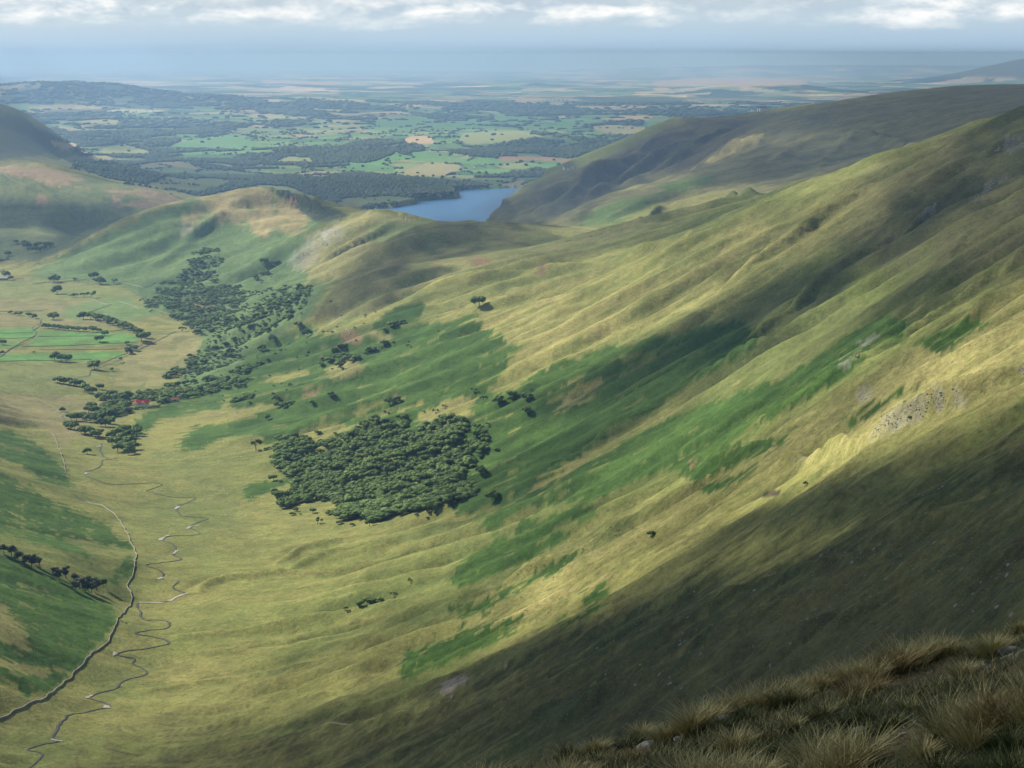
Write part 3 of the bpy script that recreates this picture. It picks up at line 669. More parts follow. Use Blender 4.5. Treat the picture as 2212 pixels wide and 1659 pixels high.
def ground_material():
    m, T, b, out = new_mat('hill_grass')
    at = T.new('ShaderNodeVertexColor', layer_name='albedo')
    st = T.new('ShaderNodeAttribute', attribute_name='stony')
    geo = T.new('ShaderNodeNewGeometry')
    n1 = T.new('ShaderNodeTexNoise', i_Scale=0.35, i_Detail=5.0, i_Roughness=0.65); T.link(geo.outputs['Position'], n1.inputs['Vector'])
    n2 = T.new('ShaderNodeTexNoise', i_Scale=0.045, i_Detail=5.0, i_Roughness=0.6); T.link(geo.outputs['Position'], n2.inputs['Vector'])
    n3 = T.new('ShaderNodeTexNoise', i_Scale=0.13, i_Detail=8.0, i_Roughness=0.72); T.link(geo.outputs['Position'], n3.inputs['Vector'])
    n4 = T.new('ShaderNodeTexNoise', i_Scale=1.1, i_Detail=3.0, i_Roughness=0.7); T.link(geo.outputs['Position'], n4.inputs['Vector'])
    k = T.math('ADD', T.math('MULTIPLY', n1.outputs[0], 1.3), T.math('MULTIPLY', n2.outputs[0], 0.7))
    k = T.math('ADD', k, T.math('MULTIPLY', n3.outputs[0], 1.3))
    k = T.math('ADD', k, T.math('MULTIPLY', n4.outputs[0], 1.2))
    k = T.math('MAXIMUM', T.math('ADD', k, -1.25), 0.25)
    sc = T.new('ShaderNodeVectorMath', operation='SCALE'); T.link(at.outputs[0], sc.inputs[0]); T.link(k, sc.inputs['Scale'])
    vo = T.new('ShaderNodeTexVoronoi', i_Scale=0.16); T.link(geo.outputs['Position'], vo.inputs['Vector'])
    th = T.math('MULTIPLY', st.outputs['Fac'], 0.30)
    speck = T.math('LESS_THAN', vo.outputs['Distance'], th)
    speck = T.math('MULTIPLY', speck, T.math('GREATER_THAN', n1.outputs[0], 0.46))
    c = T.mix(T.math('MULTIPLY', speck, 0.75), sc.outputs[0], (.25, .245, .225))
    T.link(c, b.inputs['Base Color'])
    bp = T.new('ShaderNodeBump', i_Strength=0.45, i_Distance=1.2)
    T.link(T.math('ADD', T.math('MULTIPLY', n3.outputs[0], 2.2), T.math('ADD', n1.outputs[0], T.math('MULTIPLY', n2.outputs[0], 3.0))), bp.inputs['Height']); T.link(bp.outputs[0], b.inputs['Normal'])
    b.inputs['Specular IOR Level'].default_value = 0.05
    return m
gme = grid_mesh('ground', X2, D2, Z2)
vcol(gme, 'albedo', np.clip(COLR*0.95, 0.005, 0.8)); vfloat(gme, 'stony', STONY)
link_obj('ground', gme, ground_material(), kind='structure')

# the lake
def water_material(name, deep=(.010, .030, .060), rough=0.12, bump=0.25, scale=0.10):
    m, T, b, out = new_mat(name)
    geo = T.new('ShaderNodeNewGeometry')
    n = T.new('ShaderNodeTexNoise', i_Scale=scale, i_Detail=6.0, i_Roughness=0.6); T.link(geo.outputs['Position'], n.inputs['Vector'])
    n2 = T.new('ShaderNodeTexNoise', i_Scale=scale*0.03, i_Detail=3.0); T.link(geo.outputs['Position'], n2.inputs['Vector'])
    c = T.mix(n2.outputs[0], deep, tuple(x*1.7 for x in deep)); T.link(c, b.inputs['Base Color'])
    bp = T.new('ShaderNodeBump', i_Strength=bump, i_Distance=1.0); T.link(n.outputs[0], bp.inputs['Height']); T.link(bp.outputs[0], b.inputs['Normal'])
    b.inputs['Roughness'].default_value = rough; b.inputs['Specular IOR Level'].default_value = 0.3
    return m
xs = np.linspace(-1400, 1500, 30); ys = np.linspace(7150, 10600, 36)
LX, LY = np.meshgrid(xs, ys)
link_obj('lake', grid_mesh('lake', LX, LY, np.full(LX.shape, WATER)), water_material('lake_water', (.020,.085,.200), 0.35, 0.5, 0.05), kind='structure')


# ---------------------------------------------------------------- broken cloud overhead: it shades parts of the land
def cloud_layer():
    H = 2300.0
    tx = np.linspace(-0.42, 0.42, 340); dy = np.concatenate([np.arange(-900, 800, 25.0), lrows(800, 8000, 0.012), lrows(8000, 36000, 0.022)])
    TX, DY = np.meshgrid(tx, dy)
    TX = TX*(1+1500/np.maximum(DY+1300, 400))
    h_ = np.array(to_sun)
    sx, sy = h_[0]/h_[2], h_[1]/h_[2]
    # where the deck vertex throws its shadow: step down the sunbeam to the ground
    zr = 430.0*(1-sstep(5000, 9000, DY)) + 190*sstep(5000, 9000, DY)
    PX = TX*np.maximum(DY, 300) + sx*(H-zr); PY = DY + sy*(H-zr)
    lo = np.full(PX.shape, 100.0); hi_ = np.full(PX.shape, 900.0)
    k = np.linspace(0, 1, 60)
    gz = None
    for q in k[::-1]:
        zt = 100+q*800
        g = zat(PX - sx*(H-zt), np.maximum(PY - sy*(H-zt), 20))
        below = (g >= zt)
        gz = np.where(below & (np.isnan(gz) if gz is not None else True), zt, gz if gz is not None else np.nan)
    gz = np.where(np.isnan(gz), 150.0, gz)
    gx, gy = PX - sx*(H-gz), np.maximum(PY - sy*(H-gz), 20)
    u, v = project(gx, gy, gz)
    S = SHADE
    img = np.zeros((MH, MW), np.float32)
    for val, r, q in S:
        one = np.zeros((MH, MW), np.float32); fill_poly(one, list(zip(q[0::2], q[1::2])), 1.0)
        one = blur(one, r)
        if val > 0: img = img + (1-img)*one*val
        else: img = img*(1+one*val)
    # ragged cloud edges: noise in world metres, bigger than the soft rim
    wob = (fbm(PX/420, PY/420, 301, 4)-0.5)
    uu = u + wob*70*np.clip(2000/np.maximum(gy, 800), .04, 1.4)*(1-.75*sstep(2800, 4200, gy)); vv = v + (fbm(PX/420+50, PY/420, 303, 4)-0.5)*55*np.clip(2000/np.maximum(gy, 800), .04, 1.4)*(1-.75*sstep(2800, 4200, gy))
    a = sample(img, uu, vv); a = np.where(gy < 900, np.maximum(a, 1-sstep(500, 900, gy)), a)
    edge_fade = 1.0
    off = ((u < -500) | (u > 2700)) & (gy > 700)
    amb = sstep(.42, .6, fbm(PX/1500, PY/1500, 305, 4))*0.4
    st_ = sstep(.52, .64, fbm(PX/1000+3, (PY+0.12*PX)/150, 313, 3))*0.6
    zone = sstep(950, 1250, u+ (v-600)*.3)*(v < 1250)*(gy < 4300)*(v > 380)
    a = np.maximum(a, st_*zone)
    a = np.where(off, amb, a)
    far = sstep(9500, 12000, gy)
    fn = sstep(.50, .62, fbm(PX/2600, PY/5200, 307, 4))
    a = np.clip(np.maximum(a, far*fn*0.35*(v > 200)), 0, 1)
    a = a*(1-0.40*sstep(.50, .72, fbm(PX/330+7, PY/500, 311, 3))*(gy < 2500)*(v < 1330))
    a = a*0.985
    al = 1-np.sqrt(1-a)                     # two skins, each letting part of the light through
    thick = a*180
    X = PX; Y = PY
    nr, nc = X.shape
    bot = np.stack([X, Y, np.full(X.shape, H)], -1).reshape(-1, 3)
    top = np.stack([X, Y, H + 8 + thick + (fbm(X/160, Y/160, 309, 3)-.5)*60*a], -1).reshape(-1, 3)
    idx = np.arange(nr*nc, dtype=np.int32).reshape(nr, nc)
    q = np.stack([idx[:-1, :-1], idx[:-1, 1:], idx[1:, 1:], idx[1:, :-1]], -1)
    keep = (a[:-1, :-1]+a[1:, 1:]+a[:-1, 1:]+a[1:, :-1]) > 0.004
    q = q[keep]
    allq = np.concatenate([q[:, ::-1], q+nr*nc])
    me = raw_mesh(bpy.data.meshes.new('clouds'), np.concatenate([bot, top]), allq, True)
    vfloat(me, 'cover', np.concatenate([al.ravel(), al.ravel()]))
    m = bpy.data.materials.new('cloud'); m.use_nodes = True
    T = NT(m.node_tree); T.n.clear(); out = T.new('ShaderNodeOutputMaterial')
    at = T.new('ShaderNodeAttribute', attribute_name='cover')
    tr = T.new('ShaderNodeBsdfTransparent'); df = T.new('ShaderNodeBsdfDiffuse', i_Color=(.85, .86, .88, 1))
    mx = T.new('ShaderNodeMixShader'); T.link(at.outputs['Fac'], mx.inputs[0]); T.link(tr.outputs[0], mx.inputs[1]); T.link(df.outputs[0], mx.inputs[2])
    T.link(mx.outputs[0], out.inputs[0])
    link_obj('clouds', me, m, kind='structure')
# strength, softness, outline of the shaded ground (where it lies on the land)
SHADE = [
 (1.0, 22, [-60,1700,-60,1655,120,1650,300,1640,480,1628,600,1610,760,1580,900,1545,1010,1505,1130,1445,1240,1385,1300,1330,1350,1295,1450,1290,1560,1245,1700,1200,1850,1160,1950,1100,2060,1040,2150,960,2280,850,2280,1800,-60,1800]),
 (.55, 16, [430,1530,600,1450,760,1395,940,1330,1000,1350,980,1420,860,1480,700,1530,560,1570,440,1580]),
 (.5, 12, [0,1560,120,1520,240,1490,300,1510,230,1550,120,1590,0,1620]),
 (-.35, 10, [1480,1310,1700,1240,1900,1190,2100,1110,2280,1030,2280,1080,2100,1160,1900,1230,1700,1285,1560,1340]), (-.3, 9, [1120,1500,1300,1420,1480,1370,1500,1390,1320,1460,1160,1540]),
 (.5, 12, [960,1310,1080,1250,1180,1180,1290,1100,1320,1110,1260,1190,1160,1260,1040,1340]),
 (.55, 10, [1150,1330,1300,1230,1450,1160,1560,1110,1560,1135,1440,1190,1300,1270,1180,1350]),
 (.95, 10, [1130,885,1240,850,1330,800,1440,740,1560,690,1680,620,1790,560,1900,500,1990,440,1900,560,1780,640,1660,720,1560,790,1440,850,1320,900,1220,925,1150,915]),
 (.55, 14, [1560,640,1700,560,1820,480,1960,400,2060,340,2212,250,2280,240,2280,560,2150,600,2000,640,1880,640,1760,620,1640,660]),
 (.75, 9, [1890,430,1960,350,2060,305,2212,255,2260,250,2260,400,2100,440,2000,500]),
 (-.8, 10, [1640,560,1760,480,1880,400,1900,425,1790,510,1680,580]), (-.7, 7, [1820,415,1870,368,1905,372,1860,430]),
 (.75, 7, [1740,790,1830,735,1940,680,1970,690,1900,740,1820,800,1750,820]), 
 (.7, 12, [1900,640,2060,560,2212,500,2260,520,2212,660,2100,720,1980,760,1960,700]), (.6, 12, [1760,1000,1850,930,1980,900,2080,830,2150,760,2260,700,2260,800,2100,850,2000,900,1880,960]),
 (.95, 6, [735,605,800,550,870,503,970,480,1060,485,1110,500,1140,520,1060,530,1050,550,980,556,900,572,820,602,760,640,700,692,670,684]),
 (.6, 8, [1060,540,1100,548,1150,560,1140,580,1090,575]), (.5, 7, [1040,582,1100,570,1150,590,1160,602,1080,612]), (.7, 8, [1400,520,1480,500,1580,482,1700,450,1700,470,1600,500,1500,520,1430,530]),
 (.5, 6, [1350,560,1500,545,1640,500,1640,515,1500,560,1380,575]),
 (.85, 5, [1015,474,1160,396,1290,345,1380,295,1500,250,1700,236,1900,200,2050,180,2280,175,2280,245,2078,290,1956,328,1848,362,1740,390,1632,412,1540,425,1500,400,1520,372,1440,378,1390,384,1340,404,1290,430,1240,460,1205,486]),
 (.5, 7, [1330,452,1420,410,1540,390,1640,395,1640,420,1500,440,1400,470]), (-.75, 4, [1510,358,1560,325,1625,292,1650,290,1580,345,1530,365]),
 (-.8, 5, [1420,472,1500,425,1600,402,1650,415,1600,435,1520,455,1440,485]), (-.6, 6, [1560,335,1700,300,1830,286,1780,318,1640,345]),
 (.8, 4, [620,405,680,425,760,462,745,482,690,482,655,450]),
 (1.0, 5, [-40,434,60,427,150,436,260,436,380,428,418,426,340,447,261,481,200,516,113,560,50,578,20,582,60,562,110,525,140,486,60,478,-40,476]), (.6, 5, [0,500,60,505,140,560,0,575]),
 (.6, 6, [-40,215,20,225,80,262,130,312,170,345,140,352,60,345,-40,350]),
 (.4, 5, [60,362,150,352,260,350,420,346,560,352,700,360,760,372,880,384,1000,384,1110,372,1140,366,1200,368,1240,380,1150,405,980,410,960,430,880,440,760,452,700,450,560,410,470,420,400,428,330,404,200,384]),
 (-.6, 3, [860,408,900,410,980,415,900,420]),
 (.2, 6, [-40,176,120,176,330,190,560,205,760,222,900,235,1000,246,900,250,700,236,480,232,240,226,60,226,-40,222]),
 (.35, 4, [700,330,900,322,1240,296,1400,292,1380,320,1248,343,1000,335,860,330]),
 (.3, 4, [1000,238,1200,226,1500,222,1700,240,1640,250,1480,244,1300,250,1100,254]), (.6, 3, [100,300,260,300,300,320,250,330,150,300]),
]
cloud_layer()

def haze():
    x, y0, y1, z0, z1 = 70000, -1500, 125000, 60, 835
    v = [(-x, y0, z0), (x, y0, z0), (x, y1, z0), (-x, y1, z0), (-x, y0, z1), (x, y0, z1), (x, y1, z1), (-x, y1, z1)]
    f = [(0, 3, 2, 1), (4, 5, 6, 7), (0, 1, 5, 4), (1, 2, 6, 5), (2, 3, 7, 6), (3, 0, 4, 7)]
    me = bpy.data.meshes.new('haze'); me.from_pydata(v, [], f)
    m = bpy.data.materials.new('haze'); m.use_nodes = True
    T = NT(m.node_tree); T.n.clear(); out = T.new('ShaderNodeOutputMaterial')
    vol = T.new('ShaderNodeVolumePrincipled'); vol.inputs['Color'].default_value = HAZE_COL
    vol.inputs['Absorption Color'].default_value = (.2, .2, .2, 1)
    vol.inputs['Density'].default_value = HAZE_D; vol.inputs['Anisotropy'].default_value = 0.0
    T.link(vol.outputs[0], out.inputs['Volume'])
    link_obj('haze', me, m, kind='stuff')
HAZE_D, HAZE_COL = 4.2e-5, (0.305, 0.49, 0.84, 1)
haze()


# ---------------------------------------------------------------- trees
def tag(o, label=None, cat=None, group=None, kind=None):
    for k, v in (('label', label), ('category', cat), ('group', group), ('kind', kind)):
        if v is not None: o[k] = v
    return o
def ico(sub, r=1.0):
    import bmesh
    bm = bmesh.new(); bmesh.ops.create_icosphere(bm, subdivisions=sub, radius=r)
    v = np.array([x.co[:] for x in bm.verts]); f = np.array([[q.index for q in p.verts] for p in bm.faces]); bm.free()
    return v, f
ICO1, ICO2 = ico(1), ico(2)
def leaf_material(name, a, b_):
    m, T, b, out = new_mat(name)
    geo = T.new('ShaderNodeNewGeometry'); oi = T.new('ShaderNodeObjectInfo')
    n = T.new('ShaderNodeTexNoise', i_Scale=0.55, i_Detail=4.0, i_Roughness=0.7); T.link(geo.outputs['Position'], n.inputs['Vector'])
    n2 = T.new('ShaderNodeTexNoise', i_Scale=0.035, i_Detail=2.0); T.link(geo.outputs['Position'], n2.inputs['Vector'])
    f = T.math('ADD', T.math('MULTIPLY_ADD', n.outputs[0], 1.4, -0.45), T.math('MULTIPLY_ADD', n2.outputs[0], 1.2, -0.6), clamp=True)
    f = T.math('ADD', f, T.math('MULTIPLY_ADD', oi.outputs['Random'], 0.4, -0.2), clamp=True)
    T.link(T.mix(f, a, b_), b.inputs['Base Color'])
    bp = T.new('ShaderNodeBump', i_Strength=0.9, i_Distance=0.6); T.link(n.outputs[0], bp.inputs['Height']); T.link(bp.outputs[0], b.inputs['Normal'])
    return m
LEAF = leaf_material('oak_leaves', (.060, .105, .026), (.175, .245, .068))
LEAFP = leaf_material('pale_leaves', (.045, .085, .020), (.095, .15, .04))
PINE = leaf_material('pine_needles', (.036, .056, .026), (.105, .118, .060))
FARLEAF = leaf_material('far_leaves', (.042, .066, .028), (.092, .135, .054))
def plain_material(name, c, c2=None, scale=1.0, rough=.9, bump=0.0):
    m, T, b, out = new_mat(name)
    geo = T.new('ShaderNodeNewGeometry')
    n = T.new('ShaderNodeTexNoise', i_Scale=scale, i_Detail=5.0, i_Roughness=0.6); T.link(geo.outputs['Position'], n.inputs['Vector'])
    T.link(T.mix(T.math('MULTIPLY_ADD', n.outputs[0], 2.4, -0.7, clamp=True), c, c2 or tuple(x*.6 for x in c)), b.inputs['Base Color'])
    b.inputs['Roughness'].default_value = rough
    if bump:
        bp = T.new('ShaderNodeBump', i_Strength=0.8, i_Distance=bump); T.link(n.outputs[0], bp.inputs['Height']); T.link(bp.outputs[0], b.inputs['Normal'])
    return m
BARK = plain_material('bark', (.12, .10, .08), (.06, .05, .04), 3.0)
rng = np.random.default_rng(7)
def crown_mesh(seed, h=1.0, spread=1.0, lobes=9, gap=0.0, pine=False):
    """crown for a tree 1 unit tall; lobes of displaced surface wrapped in loose leaf clumps"""
    r = np.random.default_rng(seed); V, F = [], []; nv = 0
    cen = []
    for k in range(lobes):
        a = r.uniform(0, 2*math.pi); rr = math.sqrt(r.uniform(0, 1))*0.36*spread
        if pine: z = 0.45+0.42*r.random(); rr = r.uniform(.05, .30)*(1.15-z)*2.0; rad = r.uniform(.10, .17)
        else: z = 0.42+0.30*(1-rr/(.36*spread))*r.uniform(.5, 1.15)+r.uniform(-.05, .08); rad = r.uniform(.15, .24)*(1-gap*.35)
        c = np.array([math.cos(a)*rr, math.sin(a)*rr, z]); cen.append((c, rad))
        v, f = ICO2
        n = fbm(v[:, 0]*3.2+seed+k*3, v[:, 1]*3.2+v[:, 2]*3.7, seed+k, 3)
        vv = v*(0.45+1.0*n)[:, None]*rad*np.array([1.1, 1.1, .82]) + c
        V.append(vv); F.append(f+nv); nv += len(vv)
    # leaf clumps
    for c, rad in cen:
        nl = 80
        d = r.normal(size=(nl, 3)); d /= np.linalg.norm(d, axis=1)[:, None]
        p = c + d*rad*r.uniform(.80, 1.28, nl)[:, None]*np.array([1.1, 1.1, .85])
        for i in range(nl):
            n_v = d[i]+r.normal(size=3)*.6; n_v /= np.linalg.norm(n_v)
            t1 = np.cross(n_v, r.normal(size=3)); t1 /= np.linalg.norm(t1); t2 = np.cross(n_v, t1)
            s = r.uniform(.018, .045)
            q = np.array([p[i]-t1*s, p[i]+t2*s*.8, p[i]+t1*s, p[i]-t2*s*1.1])
            V.append(q); F.append(np.array([[0, 1, 2], [0, 2, 3]])+nv); nv += 4
    me = raw_mesh(bpy.data.meshes.new('crown'), np.concatenate(V), np.concatenate(F), False)
    return me
def tube(path, radii, n=6):
    V, F = [], []
    path = [Vector(p) for p in path]
    for i, p in enumerate(path):
        d = (path[min(i+1, len(path)-1)]-path[max(i-1, 0)]).normalized()
        a = d.orthogonal().normalized(); b = d.cross(a)
        for k in range(n):
            t = 2*math.pi*k/n; V.append(p+(a*math.cos(t)+b*math.sin(t))*radii[i])
    for i in range(len(path)-1):
        for k in range(n):
            F.append((i*n+k, i*n+(k+1) % n, (i+1)*n+(k+1) % n, (i+1)*n+k))
    return [v[:] for v in V], F
def trunk_mesh(seed, pine=False):
    r = random.Random(seed); V, F = [], []
    def add(p, rad):
        v, f = tube(p, rad); o = len(V); V.extend(v); F.extend([tuple(i+o for i in q) for q in f])
    lean = r.uniform(-.04, .04); top = .55 if not pine else .85
    add([(0, 0, -.06), (lean*.5, 0, .15), (lean, .01, .34), (lean*1.3, .02, top)], [.040, .030, .024, .012])
    for k in range(6):
        a = k*1.05+r.uniform(-.3, .3); z = r.uniform(.22, .42) if not pine else r.uniform(.3, .7); l = r.uniform(.16, .30)*(0.7 if pine else 1)
        add([(lean, 0, z), (lean+math.cos(a)*l*.5, math.sin(a)*l*.5, z+l*.4), (lean+math.cos(a)*l, math.sin(a)*l, z+l*.65)], [.016, .011, .004])
    me = bpy.data.meshes.new('trunk'); me.from_pydata(V, [], F); return me
KINDS = {}
for i in range(5): KINDS[('oak', i)] = (crown_mesh(100+i, spread=1.25, lobes=11), trunk_mesh(50+i), LEAF)
for i in range(2): KINDS[('pale', i)] = (crown_mesh(140+i, spread=1.3, lobes=9), trunk_mesh(60+i), LEAFP)
for i in range(3): KINDS[('thin', i)] = (crown_mesh(160+i, spread=1.35, lobes=6, gap=1), trunk_mesh(70+i), LEAF)
for i in range(3): KINDS[('pine', i)] = (crown_mesh(180+i, lobes=10, pine=True), trunk_mesh(80+i, True), PINE)
for c, t, m in KINDS.values(): c.materials.append(m); t.materials.append(BARK)
NT_TREES = 0
def tree(x, y, z, h, kind, i, label, group=None, name='tree', cat='tree', wide=1.0):
    global NT_TREES
    NT_TREES += 1
    c, t, m = KINDS[(kind, i % sum(1 for k in KINDS if k[0] == kind))]
    r = bpy.data.objects.new(name, None); C.objects.link(r); r.location = (x, y, z-0.2)
    r.rotation_euler = (0, 0, (i*2.399) % 6.283); r.scale = (h*wide, h*wide, h)
    r.empty_display_size = 1.0
    tag(r, label, cat, group)
    for nm, me in (('crown', c), ('trunk', t)):
        o = bpy.data.objects.new(nm, me); C.objects.link(o); o.parent = r
    return r
def px_tree(u, v, wpx, kind, label, group=None, name='tree', cat='tree', hr=1.0, wide=1.0):
    """tree whose foot stands at pixel (u, v) and whose crown is wpx pixels across"""
    p = hit(u, v)
    if p is None: return None
    w = wpx*p[1]/FPX
    h = max(2.0, w/(0.98*wide)*hr)
    return tree(p[0], p[1], p[2], h, kind, int(u*7+v*3), label, group, name, cat, wide)
def T4(x, y): return x*.24, 575+y*.24
def T5(x, y): return 354+x*.24, 531+y*.24
def TW(x, y): return 531+x*.32, 796+y*.32

ORD = 'first second third fourth fifth sixth seventh eighth ninth tenth eleventh twelfth thirteenth fourteenth fifteenth sixteenth seventeenth'.split()
def px_row(pts, tf, w, kind, label, group, **kw):
    pts = sorted(pts, key=lambda q: q[0]); lab0 = label
    for n_o, q in enumerate(pts):
        label = lab0.replace('{n}', ORD[min(n_o, 16)])
        x, y = q[0], q[1]; ww = (q[2]*.24 if len(q) > 2 else w)
        u, v = tf(x, y); px_tree(u, v, ww, kind, label, group, **kw)
# solitary trees of the valley: each has its own words
SOLO = [
 (4,45,100,80,'oak','dark tree standing over the pale farm roof at the left edge'), (4,100,125,50,'oak','smaller tree just right of the tree over the left-edge farm roof'),
 (4,490,145,90,'oak','spreading tree on the pale boundary wall, left of centre in the upper meadow'), (4,670,140,50,'thin','small pale tree on the boundary wall between two bigger trees'),
 (4,845,115,85,'oak','round tree above the boundary wall on the bracken foot'), (4,905,160,80,'oak','round tree on the boundary wall just below its neighbour'), (4,1025,155,65,'thin','low thin tree on the boundary wall, farthest right of those on it'),
 (4,515,250,95,'oak','single round dark tree alone in the upper tan meadow'), (4,480,480,85,'oak','low round bush-like tree alone on the brown strip above the hedge row'),
 (4,900,680,80,'oak','taller of two touching trees standing on the bright green meadow'), (4,945,625,62,'oak','smaller of two touching trees on the green meadow, farther back'),
 (4,20,705,62,'oak','tree cut by the left edge of the view beside the green meadow'), (4,8,800,56,'oak','lower tree cut by the left edge beside the dark lane'),
 (4,1145,705,46,'oak','small round tree by itself above the two trees on the field edge'), (4,1150,790,78,'oak','left tree of the pair over the stone barn at the field edge'), (4,1205,760,68,'oak','right tree of the pair over the stone barn at the field edge'),
 (4,1085,840,32,'oak','tiny round tree on the dark lane below the pair of trees'), (4,490,855,110,'oak','big leftmost tree of the clump standing in the lower green meadow'), (4,550,862,95,'oak','middle tree of the clump standing in the lower green meadow'),
 (4,600,860,90,'oak','rightmost tree of the clump standing in the lower green meadow'), (4,300,785,34,'thin','tiny bare-looking tree on the strip left of the meadow clump'), (4,850,930,110,'oak','large round tree on the dark lane where it bends'),
 (4,1005,945,42,'oak','small bush on the tan slope right of the large lane tree'), (4,1100,890,42,'thin','wispy little tree on the tan slope above the small bush'), (4,895,1108,68,'oak','round tree by itself right of the curved hedge of trees'),
 (4,560,1312,56,'oak','round bush-like tree where the pale path meets the bend of the stream'), (4,785,1690,70,'oak','round tree alone on the grass left of the stream with its shadow beside it'), (4,1640,590,70,'thin','reddish thin tree at the wood edge on top of the tan slope'),
 (5,905,160,72,'oak','dark tree on the scree foot below the pale rocks, left one'), (5,1000,195,90,'oak','dark tree on the scree foot below the pale rocks, right one'), (5,445,180,62,'oak','round tree just right of the top end of the hillside wood'),
 (5,1205,730,72,'oak','round tree at the left end of the pale hillside path'), (5,1290,820,92,'oak','dark tree just below the pale hillside path'), (5,880,950,82,'oak','lower of two trees alone in the bracken between the tree lines'),
 (5,975,860,80,'oak','upper of two trees alone in the bracken between the tree lines'), (5,1005,1398,66,'oak','round tree alone on the grass right of the short tree line'), (5,1505,1352,60,'oak','small tree alone on the open bracken slope below the gill'),
 (5,935,1565,62,'oak','single round dark tree alone on the tan patch above the wood'), (5,1330,1420,42,'oak','tiny tree right of the low scrub line'), (5,2060,1425,85,'oak','left of two dark bushes on the bracken high above the wood'), (5,2105,1398,60,'oak','right of two dark bushes on the bracken high above the wood'),
 ('W',1605,215,52,'thin','thin brown-green tree heading the string of trees above the wood'), ('W',1705,238,76,'oak','round tree second along the string above the wood'), ('W',1790,195,62,'oak','upper of two touching trees on the tan slope above the wood'),
 ('W',1788,222,46,'oak','lower of two touching trees on the tan slope above the wood'), ('W',1895,222,76,'oak','farthest right of the larger trees above the wood'), ('W',1920,160,40,'thin','thin top tree at the far right above the wood'),
 ('W',1898,302,62,'oak','lone tree on bracken below the farthest right tree'), ('W',1540,158,42,'thin','small tree up the slope left of the string of trees'), ('W',1340,262,32,'thin','tiny tree on the bare tan patch above the wood'),
 ('W',1280,302,50,'thin','small ragged tree on the bare tan patch above the wood'), ('W',1205,302,32,'thin','tiny tree at the left end of the bare tan patch'), ('W',1585,420,60,'thin','ragged small tree in the bracken right of the wood, left of two'),
 ('W',1638,388,36,'thin','tiny tree in the bracken right of the wood, right of two'), ('W',1590,712,72,'oak','dark round tree alone in the bracken right of the wood'), ('W',1665,888,84,'oak','dark round tree alone below the right corner of the wood'),
 ('W',185,757,56,'oak','small round tree off the left side of the wood'), ('W',215,885,84,'oak','spreading low tree off the lower left corner of the wood'), ('W',450,975,46,'oak','small tree on the grass below the wood, right of three'),
 ('W',485,1048,66,'thin','lopsided thin tree on the grass below the wood, lowest of three'), ('W',370,990,22,'thin','tiny tree on the grass below the wood, left of three'), ('W',70,552,100,'thin','ragged open tree alone left of the wood'),
 ('W',600,445,22,'oak','tiny dark bush in the bracken above the left part of the wood'), ('W',575,187,42,'oak','small dark bush up in the bracken above the wood'), ('W',835,1066,72,'oak','dark tree at the lowest tip of the wood'),
 ('W',1210,420,84,'oak','round tree at the top notch of the wood'), ('W',1020,212,30,'oak','small dark bush in the bracken midway up above the wood'), ('W',970,245,70,'oak','wide dark bush in the bracken midway up above the wood'),
 ('V',746,1320,14,'thin','tiny thin bush left of the clump of bushes on the lower slope'), ('V',850,1287,14,'thin','thin upright bush above the right end of the lower clump'), ('V',883,1256,12,'thin','highest thin bush above the clump on the lower slope'),
 ('V',1406,1159,17,'oak','lone dark bush on the pale grass rib'), ('V',1035,662,30,'oak','dark oval bush alone high on the open tan hillside'), ('V',1965,906,11,'oak','single dark bush growing among the pale crag rocks'),
 ('V',1738,1048,14,'thin','dark bush at the mouth of the hollow below the crag'), ('V',616,1340,0,'oak','')]
for s in SOLO:
    if s[3] == 0: continue
    if s[0] == 4: u, v = T4(s[1], s[2]); w = s[3]*.24
    elif s[0] == 5: u, v = T5(s[1], s[2]); w = s[3]*.24
    elif s[0] == 'W': u, v = TW(s[1], s[2]); w = s[3]*.32
    else: u, v, w = s[1], s[2], s[3]
    px_tree(u, v, w, s[4], s[5])
px_tree(260, 1341, 14, 'thin', 'little dark tree growing against the boundary wall at its kink')
G = 'trees of the valley rows and copses'
px_row([(95,430,42),(145,440,36),(185,442,44),(255,455,52),(305,470,54)], T4, 10, 'oak', '{n} from the left of the small trees along the brown meadow track', 'trees along the brown meadow track')
px_row([(400,560),(440,560),(480,565),(530,570),(570,575),(615,578),(665,583),(710,585),(755,588),(835,592,72),(890,592,46)], T4, 14, 'oak', '{n} tree from the left in the straight row above the green meadow', 'row of trees above the green meadow')
px_row([(750,480),(820,480),(860,490),(910,500),(960,515),(1010,530),(1060,545),(1110,560),(1150,575),(1200,600),(1240,620),(1275,677,105),(1312,650,80)], T4, 21, 'oak', '{n} tree from the left in the long curved belt beyond the meadows', 'curved belt of trees behind the meadows')
px_row([(675,280,58),(755,280,62),(820,285,94),(650,280,44)], T4, 15, 'thin', '{n} tree from the left in the ragged cluster on the stony knoll', 'ragged cluster on the stony knoll')
px_row([(520,1050),(570,1060),(620,1065),(670,1075),(720,1085),(760,1112),(790,1140),(830,1145)], T4, 19, 'oak', '{n} tree from the left in the curved dense line beside the pale track', 'curved line of trees below the lane')
px_row([(900,1200),(950,1215),(1000,1225),(1060,1210),(1110,1215),(1140,1190),(1010,1180)], T4, 22, 'oak', 'tree in the clump left of the red-roofed lodge, across the stream', 'clump left of the red-roofed lodge')
px_row([(800,1320),(850,1325),(640,1390),(690,1390),(780,1400),(850,1410),(910,1440),(620,1460),(670,1470),(880,1380),(960,1360),(1020,1350),(820,1290),(950,1440),(1000,1420),(740,1380)], T4, 22, 'oak', 'streamside tree below the red-roofed lodge', 'streamside trees below the lodge')
px_row([(760,1500),(810,1520),(860,1545),(890,1530),(730,1510)], T4, 22, 'oak', 'tree in the small group above the little pale bridge', 'small group above the little bridge')
